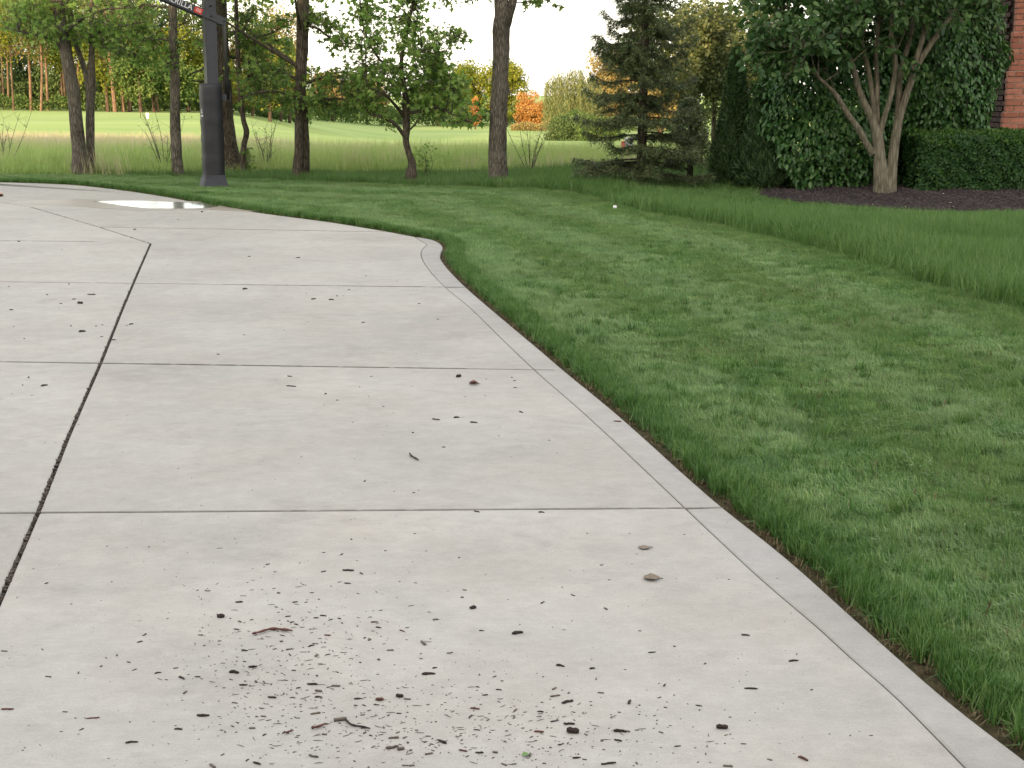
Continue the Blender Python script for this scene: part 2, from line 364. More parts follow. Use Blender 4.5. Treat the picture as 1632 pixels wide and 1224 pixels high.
L.new(nz(.6, (.3, 1, 1), 6), mr.inputs[0]); L.new(mr.outputs[0], rf2.inputs[0]); L.new(rf.outputs[0], rf2.inputs[6])
mr2 = N.new('ShaderNodeMapRange'); mr2.inputs[1].default_value = 23.5; mr2.inputs[2].default_value = 26; L.new(sx.outputs['Y'], mr2.inputs[0])
mx = N.new('ShaderNodeMix'); mx.data_type = 'RGBA'; L.new(mr2.outputs[0], mx.inputs[0]); L.new(rs.outputs[0], mx.inputs[6]); L.new(rf2.outputs[2], mx.inputs[7])
L.new(mx.outputs[2], b.inputs['Base Color']); b.inputs['Roughness'].default_value = .95; b.inputs['Specular IOR Level'].default_value = .1
bp = N.new('ShaderNodeBump'); bp.inputs['Strength'].default_value = .6; bp.inputs['Distance'].default_value = .02; L.new(nz(60), bp.inputs['Height']); L.new(bp.outputs[0], b.inputs['Normal'])
M['ground'] = gm

# ------------------------------------------------------------------ ground sheet
def axis(vals): return np.array(sorted(set(np.round(vals, 3))))
ys = axis(list(np.arange(-400, -30, 40)) + list(np.arange(-30, 0, 2)) + list(np.arange(0, 30, .5)) + list(np.arange(30, 130, 1.5)) + list(np.arange(130, 400, 8)) + list(np.arange(400, 5001, 200)))
xs = axis(list(np.arange(-3000, -300, 150)) + list(np.arange(-300, -60, 12)) + list(np.arange(-60, 60.1, 1.5)) + list(np.arange(60, 300, 12)) + list(np.arange(300, 3001, 150)))
X, Y = np.meshgrid(xs, ys); Z = terrain(X, Y) - .022
Vg = np.stack([X, Y, Z], -1).reshape(-1, 3); nx, ny = len(xs), len(ys)
i, j = np.meshgrid(np.arange(nx - 1), np.arange(ny - 1)); a = (j * nx + i).ravel()
gq = np.stack([a, a + 1, a + nx + 1, a + nx], 1)
tag(add('ground', mesh_np('ground', Vg, gq, M['ground'], smooth=True)), kind='structure')

# ------------------------------------------------------------------ driveway
def g2(u, v): p = gp(u, v); return (p.x, p.y)
E = [g2(*p) for p in [(1632, 1209), (1510, 1115), (1382, 1003), (1255, 890), (1153, 809), (1096, 760), (1026, 697), (971, 649), (901, 592), (860, 557), (787, 496), (743, 458), (718, 433), (708, 421), (702, 411), (703, 402), (706, 395), (701, 388), (688, 382), (662, 377.5)]]
E2 = [g2(*p) for p in [(617, 369), (529, 354.5), (441, 343), (353, 330), (260, 313), (185, 302), (106, 294), (0, 290.5)]]
G = [g2(*p) for p in [(1540, 1224), (1433, 1115), (1357, 1048), (1301, 997), (1229, 936), (1178, 890), (1094, 811), (1039, 759), (971, 695), (916, 645), (857, 594), (798, 538), (750, 491), (710, 458), (688, 435), (675, 417), (671, 404), (674, 396), (681, 390)]]
J = [g2(*p) for p in [(0, 955), (60, 817), (110, 692), (160, 579), (195, 492), (222, 429), (240, 388)]]
DG = [g2(*p) for p in [(159, 362), (50, 330), (0, 322)]]
def ext(p, q, y=None, x=None):     # extend q->p on to a given y or x
    t = (y - q[1]) / (p[1] - q[1]) if y is not None else (x - q[0]) / (p[0] - q[0])
    return (q[0] + (p[0] - q[0]) * t, q[1] + (p[1] - q[1]) * t)
def dens(P, n=4):
    Q = smooth_path([(p[0], p[1], 0) for p in P], n); return [(q.x, q.y) for q in Q]
yb = -6.0
E = [ext(E[0], E[1], y=yb)] + dens(E, 4); G = [ext(G[0], G[1], y=yb)] + dens(G, 4)
J = [ext(J[0], J[1], y=yb)] + J
d_end = ext(DG[-1], DG[0], x=-9.0)
L0 = ext(E2[-1], E2[-2], x=-9.0); L0 = (-9.0, L0[1] - .1)
E2 = dens(E2, 3)
A_poly = [(p[0] - .002, p[1]) for p in J] + [(p[0], p[1] - .004) for p in DG] + [(d_end[0], d_end[1] - .004), (-9.0, yb)]
B_poly = [(p[0] + .002, p[1]) for p in J] + [(p[0], p[1] + .003) for p in DG] + [d_end, L0] + E2[::-1] + [E[-1]] + [(p[0] + .0045, p[1]) for p in G[::-1]]
ST_poly = G + E[::-1]
OUT = [(L0[0] - 3, L0[1]), L0] + E2[::-1] + E[::-1]     # outer edge as one polyline, far left to near right
def bis(p, q): return g2(*p), g2(*q)
CUT = {'all': [bis((0, 817), (1153, 809)), bis((0, 576), (901, 590)), bis((0, 449), (743, 458)), ((-5, 2.45), (5, 2.42)), ((-5, -.6), (5, -.62))],
       'A': [bis((0, 383.5), (150, 385))], 'B': [bis((159, 362), (617, 369.5)), bis((0, 316), (151, 320))], 'S': []}
driveway = empty('driveway', (0, 0, 0), kind='structure')
def slab_pieces(poly, cuts):
    bm = bmesh.new(); f = bm.faces.new([bm.verts.new((x, y, 0)) for x, y in poly])
    for p, q in cuts:
        d = Vector((q[0] - p[0], q[1] - p[1], 0)); n = Vector((-d.y, d.x, 0)).normalized()
        bmesh.ops.bisect_plane(bm, geom=bm.verts[:] + bm.edges[:] + bm.faces[:], plane_co=Vector((p[0], p[1], 0)), plane_no=n, dist=1e-5)
    out = [[(v.co.x, v.co.y) for v in f.verts] for f in bm.faces]; bm.free(); return out
def make_slab(poly, mat, name):
    q = []
    for p in poly:
        if not q or math.hypot(p[0] - q[-1][0], p[1] - q[-1][1]) > .02: q.append(p)
    if math.hypot(q[0][0] - q[-1][0], q[0][1] - q[-1][1]) < .02: q.pop()
    poly = q
    bm = bmesh.new(); f = bm.faces.new([bm.verts.new((x, y, 0)) for x, y in poly]); bm.normal_update()
    if f.normal.z < 0: f.normal_flip()
    r = bmesh.ops.inset_region(bm, faces=[f], thickness=(.0026 if name == 'border_slab' else .0070), use_boundary=True, use_even_offset=True)
    bmesh.ops.delete(bm, geom=r['faces'], context='FACES')
    bm.faces.ensure_lookup_table(); f = bm.faces[0]
    ex = bmesh.ops.extrude_face_region(bm, geom=[f])
    newf = [g for g in ex['geom'] if isinstance(g, bmesh.types.BMFace)]
    newv = set(g for g in ex['geom'] if isinstance(g, bmesh.types.BMVert))
    for v in bm.verts: v.co.z = -.0032 if v in newv else -.10
    r = bmesh.ops.inset_region(bm, faces=[newf[0]], thickness=.005, use_even_offset=True)
    bm.faces.ensure_lookup_table()
    for v in newf[0].verts: v.co.z = 0
    bmesh.ops.triangulate(bm, faces=[newf[0]], ngon_method='EAR_CLIP')
    for v in bm.verts: v.co.z += S * v.co.y if v.co.y > 0 else (S * v.co.y if v.co.y > -2.8 else -.05)
    bmesh.ops.recalc_face_normals(bm, faces=bm.faces[:])
    me = bpy.data.meshes.new(name); bm.to_mesh(me); bm.free(); me.materials.append(mat)
    return add(name, me, driveway)
for key, poly, mat, nm in (('A', A_poly, 'concrete', 'slab'), ('B', B_poly, 'concrete', 'slab'), ('S', ST_poly, 'concrete_edge', 'border_slab')):
    for pc in slab_pieces(poly, CUT['all'] + CUT[key]):
        if len(pc) > 2: make_slab(pc, M[mat], nm)
# grit and bits packed in the wide expansion joint
acc = Acc()
def along(path, n):
    P = [Vector((p[0], p[1], 0)) for p in path]; seg = [(P[i + 1] - P[i]).length for i in range(len(P) - 1)]; tot = sum(seg); o = []
    for _ in range(n):
        t = random.random() * tot
        for i, s_ in enumerate(seg):
            if t <= s_: o.append(P[i].lerp(P[i + 1], t / s_)); break
            t -= s_
    return o
for p in along(J[1:], 1500) + along([J[-1]] + DG, 300):
    r = random.uniform(.002, .0055); q = p + Vector((random.gauss(0, .0035), 0, 0)); q.z = S * q.y - random.uniform(.002, .014)
    acc.box(q, (r * 2, r * random.uniform(2, 5), r * 1.4), Matrix.Rotation(random.random() * 6, 3, 'Z'), tint=random.random())
tag(acc.obj('joint_grit', simple('joint_dirt', (.055, .042, .033), .95, noise=.7, nscale=90), driveway), kind='stuff')

# dirt washed into and along the cross joints
acc = Acc()
for (p, q), w0, xl, gap in [(CUT['all'][0], .0085, -6, .25), (CUT['all'][1], .011, -7, .15), (CUT['all'][2], .016, -8, .12), (CUT['A'][0], .018, -8, .45), (CUT['B'][0], .022, None, .5)]:
    a_ = ext(p, q, x=xl) if xl is not None else p; n = 260; wv = w0
    for k in range(n):
        t0, t1 = k / n, (k + 1) / n
        if random.random() < .03: wv = w0 * random.uniform(.4, 1.35)
        if random.random() < gap * .25: continue
        x0, y0 = a_[0] + (q[0] - a_[0]) * t0, a_[1] + (q[1] - a_[1]) * t0; x1, y1 = a_[0] + (q[0] - a_[0]) * t1, a_[1] + (q[1] - a_[1]) * t1
        w1 = wv * random.uniform(.7, 1.2) * .5
        acc.add([(x0, y0 - w1, S * (y0 - w1) + .0011), (x1, y1 - w1, S * (y1 - w1) + .0011), (x1, y1 + w1, S * (y1 + w1) + .0011), (x0, y0 + w1, S * (y0 + w1) + .0011)], [(0, 1, 2, 3)])
tag(acc.obj('joint_dirt', simple('joint_stain', (.115, .088, .070), .95, noise=.45, nscale=40), driveway), kind='stuff')

# puddle with its damp rim
def flat_poly(name, px, mat, dz, kind='structure', wob=.0, sub=5):
    P = [gp(*p) for p in px]; P = smooth_path(P + [P[0]], sub)[:-1]
    V = [(p.x + rng.normal(0, wob), p.y + rng.normal(0, wob), 0) for p in P]; V = [(x, y, S * y + dz) for x, y, _ in V]
    bm = bmesh.new(); f = bm.faces.new([bm.verts.new(v) for v in V]); bm.normal_update()
    if f.normal.z < 0: f.normal_flip()
    me = bpy.data.meshes.new(name); bm.to_mesh(me); bm.free(); me.materials.append(mat)
    return tag(add(name, me), kind=kind)
flat_poly('damp_concrete', [(60, 319), (150, 317), (240, 318.5), (330, 322), (400, 331), (440, 338), (380, 336.5), (330, 334.5), (250, 336), (190, 334), (140, 330), (20, 323)], M['wet'], .0015, wob=.02)
wm, nt, b = new_mat('water'); b.inputs['Base Color'].default_value = (.12, .105, .08, 1); b.inputs['Roughness'].default_value = .2; b.inputs['Specular IOR Level'].default_value = .9; b.inputs['Coat Weight'].default_value = .6; b.inputs['Coat Roughness'].default_value = .12
flat_poly('puddle_water', [(148, 321.5), (200, 319.8), (260, 321.5), (320, 324), (347, 328), (330, 331.5), (260, 332.8), (225, 331.5), (190, 327.5)], wm, .003, wob=.012)

# ------------------------------------------------------------------ grass
OUTA = np.array(OUT)
def dist_poly(P, line):
    d = np.full(len(P), 1e9)
    for k in range(len(line) - 1):
        a = line[k]; b_ = line[k + 1]; ab = b_ - a; t = np.clip(((P - a) @ ab) / max(ab @ ab, 1e-9), 0, 1)
        d = np.minimum(d, np.linalg.norm(P - (a + t[:, None] * ab), axis=1))
    return d
def inside(P, poly):
    poly = np.asarray(poly); c = np.zeros(len(P), bool); n = len(poly)
    for k in range(n):
        x1, y1 = poly[k]; x2, y2 = poly[(k + 1) % n]
        if y1 == y2: continue
        m = ((y1 > P[:, 1]) != (y2 > P[:, 1])) & (P[:, 0] < (x2 - x1) * (P[:, 1] - y1) / (y2 - y1) + x1)
        c ^= m
    return c
DRIVE = OUT + [(-12, yb)]
# lawn boundary (mown / unmown), far left to near right
LB = [g2(*p) for p in [(-260, 262), (0, 269), (130, 275.5), (283, 282), (480, 289), (655, 296), (795, 299.5), (880, 303), (940, 312), (985, 327), (1050, 341), (1140, 357), (1240, 380), (1350, 405), (1450, 440), (1540, 465), (1632, 492)]]
LB = dens(LB, 3); LB = LB + [ext(LB[-1], LB[-3], x=9.5)]
LAWN = LB + [(9.5, yb)] + [E[0]] + [tuple(p) for p in OUTA[::-1]] + [(-12.5, LB[0][1])]
LBA = np.array(LB)
def in_view(P, pad=.03, hmax=.6):
    z = terrain(P[:, 0], P[:, 1]); dx = P[:, 0]; dy = P[:, 1]; dz = z - CH
    dep = dy * cT - dz * sT; ok = dep > .3; dep = np.maximum(dep, .3)
    u = dx / dep; v = -(dy * sT + dz * cT) / dep
    return ok & (np.abs(u) < .333 + .03 + .25 / dep) & (v < .25 + .03 + .3 / dep)
def blade(P, h, w, lean, tint, acc, comb=0):
    N = len(P); az = rng.uniform(0, 2 * PI, N) if not comb else rng.normal(0, comb, N); s = np.stack([np.cos(az), np.sin(az), np.zeros(N)], 1)
    f = np.stack([-np.sin(az), np.cos(az), np.zeros(N)], 1) * lean[:, None]
    up = np.array([0, 0, 1.0])
    p0 = P; p1 = P + up * (h * .55)[:, None] + f * (h * .25)[:, None]; p2 = P + up * (h * (1 - .35 * lean ** 2))[:, None] + f * (h * .8)[:, None]
    W = w[:, None]
    V = np.stack([p0 - s * W * .5, p0 + s * W * .5, p1 - s * W * .42, p1 + s * W * .42, p2], 1).reshape(-1, 3)
    o = (np.arange(N) * 5)[:, None]
    acc.add(V, np.array([[0, 1, 3, 2]]) + o, np.array([[2, 3, 4]]) + o, np.repeat(tint, 5))
def patch_mesh(name, n, rad, h0, h1, w, lean, mat, comb=0, square=False):
    acc = Acc()
    if square: P = np.stack([rng.uniform(-rad, rad, n), rng.uniform(-rad, rad, n), np.zeros(n)], 1)
    else:
        r = rad * np.sqrt(rng.uniform(0, 1, n)); a = rng.uniform(0, 2 * PI, n); P = np.stack([r * np.cos(a), r * np.sin(a), np.zeros(n)], 1)
    h = rng.uniform(h0, h1, n)
    blade(P, h, w * rng.uniform(.7, 1.3, n), np.abs(rng.normal(0, lean, n)).clip(0, 1.2), rng.uniform(0, 1, n), acc, comb)
    return mesh_np(name, np.concatenate(acc.V), [np.concatenate(acc.Q), np.concatenate(acc.T)], mat, np.concatenate(acc.t))
def scatter(name, meshes, P, rot, scl, kind='stuff', **kw):
    """P world points; geometry nodes put one of the tufts on each"""
    c = bpy.data.collections.new(name + '_tufts')
    for k, me in enumerate(meshes):
        o = bpy.data.objects.new(name + '_tuft', me); c.objects.link(o)
    me = bpy.data.meshes.new(name); me.vertices.add(len(P)); me.vertices.foreach_set('co', np.asarray(P, np.float32).ravel())
    a = me.attributes.new('rot', 'FLOAT_VECTOR', 'POINT'); a.data.foreach_set('vector', np.asarray(rot, np.float32).ravel())
    a = me.attributes.new('scl', 'FLOAT_VECTOR', 'POINT'); a.data.foreach_set('vector', np.asarray(scl, np.float32).ravel())
    o = add(name, me)
    ng = bpy.data.node_groups.new(name, 'GeometryNodeTree')
    ng.interface.new_socket('Geometry', in_out='INPUT', socket_type='NodeSocketGeometry'); ng.interface.new_socket('Geometry', in_out='OUTPUT', socket_type='NodeSocketGeometry')
    n = ng.nodes; gi = n.new('NodeGroupInput'); go = n.new('NodeGroupOutput')
    ip = n.new('GeometryNodeInstanceOnPoints'); ci = n.new('GeometryNodeCollectionInfo'); ci.inputs[0].default_value = c
    ci.inputs['Separate Children'].default_value = True; ci.inputs['Reset Children'].default_value = True
    ip.inputs['Pick Instance'].default_value = True
    r = n.new('GeometryNodeInputNamedAttribute'); r.data_type = 'FLOAT_VECTOR'; r.inputs['Name'].default_value = 'rot'
    s = n.new('GeometryNodeInputNamedAttribute'); s.data_type = 'FLOAT_VECTOR'; s.inputs['Name'].default_value = 'scl'
    ng.links.new(gi.outputs[0], ip.inputs['Points']); ng.links.new(ci.outputs[0], ip.inputs['Instance'])
    ng.links.new(r.outputs[0], ip.inputs['Rotation']); ng.links.new(s.outputs[0], ip.inputs['Scale']); ng.links.new(ip.outputs[0], go.inputs[0])
    m = o.modifiers.new('grow', 'NODES'); m.node_group = ng
    return tag(o, kind=kind, **kw)
def grid_pts(x0, x1, y0, y1, step, jit=.5):
    gx, gy = np.meshgrid(np.arange(x0, x1, step), np.arange(y0, y1, step))
    P = np.stack([gx.ravel(), gy.ravel()], 1); return P + rng.uniform(-step * jit, step * jit, P.shape)
def lift(P, dz=-.02): return np.column_stack([P, terrain(P[:, 0], P[:, 1]) + dz])
def rotz(n, tilt=.06): return np.column_stack([rng.normal(0, tilt, n), rng.normal(0, tilt, n), rng.uniform(0, 2 * PI, n)])
def sc(n, a=.85, b_=1.15, zz=None):
    s = rng.uniform(a, b_, n); z = s if zz is None else s * zz; return np.column_stack([s, s, z])
# smooth value noise for height variation
def vnoise(P, k, seed=0):
    r = np.random.default_rng(seed); ph = r.uniform(0, 6.28, (6, 2)); fr = r.uniform(.6, 1.6, (6, 2)) * k * r.choice([-1, 1], (6, 2))
    return sum(np.sin(P[:, 0] * fr[i, 0] + P[:, 1] * fr[i, 1] + ph[i, 0]) for i in range(6)) / 6

lawn_m = [patch_mesh('lawn_patch', 460, .11, .034, .054, .0030, .8, M['lawn'], comb=.75) for _ in range(6)]
P = grid_pts(-12, 9.5, 2.8, 25, .115)
P = P[inside(P, LAWN) & in_view(P)]; d = dist_poly(P, OUTA)
Pm = P[d > .17]; n = len(Pm); dm = d[d > .17]
hz = (1 + .22 * vnoise(Pm, 5, 1) + .12 * vnoise(Pm, 14, 2)) * np.interp(dm, [.17, .5], [1.3, 1.0])
str_ = PI / 2 + .42 * np.tanh(3 * np.sin(dist_poly(Pm, LBA) * 2 * PI / 1.1 + .5 * vnoise(Pm, .5, 31)))      # mower passes lay the blades one way, then the other
rl = rotz(n, .08); rl[:, 2] = str_ + rng.normal(0, .32, n)
tag(scatter('lawn_grass', lawn_m, lift(Pm), rl, sc(n, .9, 1.1, hz)), label='short mown lawn beside the concrete driveway', cat='grass')
edge_m = [patch_mesh('edge_tuft', 46, .032, .05, .105, .0036, .5, M['edge_blade']) for _ in range(5)]
P = grid_pts(-12, 9.5, 2.8, 25, .030); P = P[inside(P, LAWN) & in_view(P)]; d = dist_poly(P, OUTA)
nn = .012 * vnoise(P, 12, 4) + .010 * vnoise(P, 35, 5)
m = (d > .066 + nn) & (d < .21); P = P[m]; d = d[m]; keep = rng.uniform(0, 1, len(P)) < np.where(d < .12, .95, .6); P = P[keep]; d = d[keep]; n = len(P)
scatter('lawn_edge_grass', edge_m, lift(P), rotz(n, .22), sc(n, .75, 1.15, np.interp(d, [.05, .1, .2], [.75, 1.0, .75]) * (1 + .2 * vnoise(P, 9, 6))), label='taller untrimmed grass along the driveway edge', cat='grass')
th_m = [patch_mesh('thatch_tuft', 14, .03, .012, .035, .003, 1.1, M['thatch']) for _ in range(4)]
P = grid_pts(-12, 9.5, 2.8, 25, .03); P = P[inside(P, LAWN) & in_view(P)]; d = dist_poly(P, OUTA); m = (d < .12) & (d > .018) & (rng.uniform(0, 1, len(P)) < .5); P = P[m]; n = len(P)
scatter('dry_thatch_edge', th_m, lift(P), rotz(n, .3), sc(n), label='brown dry thatch in the soil strip beside the driveway', cat='dry grass')
# longer tufts sprinkled in the lawn near the drive
P = np.stack([rng.uniform(0, 8, 4200), rng.uniform(3, 14, 4200)], 1); P = P[inside(P, LAWN) & in_view(P)]; d = dist_poly(P, OUTA)
P = P[(d > .14) & (rng.uniform(0, 1, len(P)) < np.where(d < .6, 1.0, .4))]; n = len(P)
scatter('lawn_tufts_grass', edge_m, lift(P), rotz(n, .25), sc(n, .8, 1.2, .85), label='slightly longer blades standing in the mown lawn', cat='grass')
straw_m = [patch_mesh('straw_blades', 3, .03, .04, .075, .0035, .9, M['thatch']) for _ in range(4)]
P = np.stack([rng.uniform(0, 8.5, 26000), rng.uniform(3, 20, 26000)], 1); P = P[inside(P, LAWN) & in_view(P)]; P = P[(dist_poly(P, OUTA) > .15) & (vnoise(P, 3, 21) + rng.normal(0, .25, len(P)) > .12)]; n = len(P)
scatter('straw_grass', straw_m, lift(P), rotz(n, .25), sc(n), label='sparse dry straw coloured blades in the mown lawn', cat='dry grass')
rough_m = [patch_mesh('rough_tuft', 70, .12, .10, .20, .0045, .5, M['rough_blade']) for _ in range(6)]
P = grid_pts(-13, 12, 8, 25, .10); P = P[~inside(P, LAWN) & in_view(P) & ~inside(P, DRIVE)]
P = P[(P[:, 1] < 24.5)]
MC = gp(1530, 322); MR = (2.35, 2.45)
def in_mulch(P, k=1.0):
    return ((P[:, 0] - MC.x) / (MR[0] * k)) ** 2 + ((P[:, 1] - (MC.y + 1.0)) / (MR[1] * k)) ** 2 < 1
P = P[~in_mulch(P, .97)]; dl = dist_poly(P, LBA); n = len(P)
right = sstep(-1.0, 1.2, P[:, 0] - 0)
h = 1.15 * np.interp(dl, [0, .5, 1.5], [.9, 1.05, 1.0]) * (1 + .3 * vnoise(P, 3, 8)) * (.55 + .5 * right)
rm = np.sqrt(((P[:, 0] - MC.x) / MR[0]) ** 2 + ((P[:, 1] - (MC.y + 1.0)) / MR[1]) ** 2); h = h * np.interp(rm, [1.0, 1.3, 2.0], [.25, .4, 1.0])
scatter('rough_grass', rough_m, lift(P), rotz(n, .16), sc(n, .85, 1.2, h), label='long unmown dark green grass beyond the lawn', cat='grass')
mg = [patch_mesh('meadow_tuft', 46, .20, .25, .55, .007, .35, M['meadow_green']) for _ in range(5)]
mt = [patch_mesh('meadow_tan_tuft', 50, .22, .35, .62, .006, .35, M['meadow_tan']) for _ in range(5)]
P = grid_pts(-15, 12, 23.3, 46, .17); P = P[in_view(P)]
lim = 34 + 2 * vnoise(P, .25, 9) + np.interp(P[:, 0] / P[:, 1], [-.33, -.22, -.12, .1, .3], [9, 5, -1, -2, -3])
P = P[P[:, 1] < lim]
tan_w = sstep(25.5, 34, P[:, 1] + 1.5 * vnoise(P, .7, 10)) * .85 + .04
is_t = rng.uniform(0, 1, len(P)) < tan_w
Pg, Pt = P[~is_t], P[is_t]
hg = np.interp(Pg[:, 1], [23.3, 24.5, 28], [.45, .8, 1.0]) * (1 + .25 * vnoise(Pg, 1.4, 12))
scatter('meadow_grass', mg, lift(Pg), rotz(len(Pg), .14), sc(len(Pg), .85, 1.2, hg), label='tall bright green meadow grass behind the tree line', cat='grass')
scatter('meadow_seed_grass', mt, lift(Pt), rotz(len(Pt), .14), sc(len(Pt), .85, 1.2, (.9 + .15 * vnoise(Pt, .8, 13)) * np.interp(Pt[:, 0] / Pt[:, 1], [-.33, -.15, 0], [1.0, .9, .8])), label='tan seed headed meadow grass farther out', cat='grass')

# ------------------------------------------------------------------ mulch bed
acc = Acc(); R, A_ = 18, 64
rr = np.linspace(0, 1, R); aa = np.linspace(0, 2 * PI, A_, endpoint=False)
V = []; mcx, mcy = MC.x, MC.y + 1.0
def mulch_z(x, y):
    r = np.sqrt(((x - mcx) / MR[0]) ** 2 + ((y - mcy) / MR[1]) ** 2)
    return terrain(x, y) - .02 + .05 * (1 - sstep(.35, 1.0, r)) + .03 * (1 - sstep(.9, 1.0, r)) + .012 * np.sin(x * 9 + 2 * y) * (1 - sstep(.8, 1, r))
for r in rr:
    for a in aa:
        k = r * (1 + .03 * math.sin(3 * a) + .02 * math.sin(7 * a)); x = mcx + MR[0] * k * math.cos(a); y = mcy + MR[1] * k * math.sin(a)
        V.append((x, y, float(mulch_z(x, y)) + .002))
q = [(i * A_ + k, i * A_ + (k + 1) % A_, (i + 1) * A_ + (k + 1) % A_, (i + 1) * A_ + k) for i in range(R - 1) for k in range(A_)]
tag(add('mulch_bed_ground', mesh_np('mulch_bed', V, np.array(q), M['mulch'], smooth=True)), kind='structure')
acc = Acc()
for _ in range(9000):
    a = random.random() * 2 * PI; r = math.sqrt(random.random()) * .99; x = mcx + MR[0] * r * math.cos(a); y = mcy + MR[1] * r * math.sin(a)
    if y > mcy + 1.0: continue
    R3 = Matrix.Rotation(random.random() * 6.3, 3, 'Z') @ Matrix.Rotation(random.gauss(0, .5), 3, 'X') @ Matrix.Rotation(random.gauss(0, .5), 3, 'Y')
    acc.box((x, y, float(mulch_z(x, y)) + .008), (random.uniform(.012, .05), random.uniform(.006, .016), random.uniform(.003, .008)), R3)
tag(acc.obj('mulch_chip_cover', simple('mulch_bark', (.055, .042, .040), .9, noise=.6, nscale=25)), 'dark shredded bark mulch around the multi stemmed tree', 'mulch', kind='stuff')
pale = []
k = 0
for (u, v) in [(1436, 320), (1441, 326), (1410, 326), (1512, 322), (1519, 325), (1560, 318), (1553, 314), (1546, 319), (1478, 308), (1503, 313), (1390, 322), (1610, 316), (1378, 333)]:
    p = gp(u, v + 8)
    acc = Acc(); leaves(acc, [(0, 0, 0)], .03 if k % 3 else .05, 'oval', up=9, droop=0, axis=np.array([[1.0, .3 * k - 1, 0]]), tint=np.array([.5]))
    o = add('fallen_leaf', acc.mesh('fallen_leaf', M['pale_leaf'])); o.location = (p.x, p.y, float(mulch_z(p.x, p.y)) + .022); k += 1
    tag(o, 'small pale dry leaf lying on the dark mulch bed', 'leaf', 'pale leaves on the mulch bed')

# ------------------------------------------------------------------ near trees
def tree_root(name, p, label, group=None, cat='tree'): return empty(name, p, label, cat, group)
def px_path(pts, Y, jy=0):
    return [at(u, v, Y + (random.gauss(0, jy) if jy else 0)) for u, v in pts]
def trunk_from(acc, root, pts, Y, wpx, sub=4, sides=12, jit=.03, yoff=None, flare=0):
    """pts in pixels from base to top, wpx widths in pixels"""
    P = [at(u, v, Y + (yoff[k] if yoff else 0)) for k, (u, v) in enumerate(pts)]
    rad = [w / 2 / F * Y * 1.0 for w in wpx]
    Q = smooth_path(P, sub); ri = np.interp(np.linspace(0, len(P) - 1, len(Q)), range(len(P)), rad)
    Q = [q - root for q in Q]
    acc.tube(Q, list(ri), sides, jit)
    return Q
def cluster(wood, fol, root, anchor, c, r, n, size, kind, up=.9, droop=.35, twigs=6, flat=.6):
    """one leafy spray: a twig from the anchor on a limb, side twigs, leaves along them"""
    a = Vector(anchor); c = Vector(c)
    mid = a.lerp(c, .55) + Vector((random.gauss(0, .04), random.gauss(0, .05), random.gauss(.03, .04)))
    main = smooth_path([a, mid, c], 3)
    L_ = (c - a).length
    wood.tube(main, list(np.linspace(.004 + .006 * L_, .003, len(main))), 5, cap=False)
    P = []; AX = []
    for k in range(twigs):
        t = random.uniform(.35, 1); s = main[min(int(t * (len(main) - 1)), len(main) - 1)]
        v = Vector(rng.normal(0, 1, 3)); v.z *= flat; v.normalize()
        e_ = s.lerp(c, .5) + v * r * random.uniform(.6, 1.1)
        tw = [s, s.lerp(e_, .5) + Vector((0, 0, .02)), e_]
        wood.tube(tw, [.004, .003, .0015], 4, cap=False)
        m = max(2, int(n / twigs)); ts = rng.uniform(.15, 1.05, m)
        pp = np.array(s)[None] * (1 - ts[:, None]) + np.array(e_)[None] * ts[:, None] + rng.normal(0, r * .16, (m, 3))
        P.append(pp); AX.append(np.repeat(np.array([(e_ - s).normalized()]), m, 0))
    leaves(fol, np.concatenate(P), size, kind, up, droop, axis=np.concatenate(AX) * .5)
def crown_above(wood, fol, root, Y, top, z0, z1, rad, n, size, kind='diamond'):
    """the rest of the crown, over the top of the frame"""
    b_ = Vector(top)
    for k in range(12):
        zz = random.uniform(0, 1); a = random.uniform(0, 2 * PI); r = rad * random.uniform(.4, 1) * math.sqrt(max(.15, 1 - (zz * 1.1 - .35) ** 2))
        e_ = Vector((b_.x + r * math.cos(a), b_.y + r * math.sin(a), z0 + (z1 - z0) * zz - root.z))
        s = Vector((b_.x * (1), b_.y, max(b_.z, e_.z - r * .6)))
        wood.tube([b_.lerp(s, .8), s.lerp(e_, .5), e_], [.03, .018, .006], 5)
        m = n // 12
        P = np.array(e_)[None] + rng.normal(0, 1, (m, 3)) * np.array([rad * .3, rad * .3, (z1 - z0) * .12])
        P = P[P[:, 2] + root.z > z0]
        leaves(fol, P, size, kind)
def nearest(Qs, c):
    best = min((q for Q in Qs for q in Q), key=lambda q: (q - c).length); return best
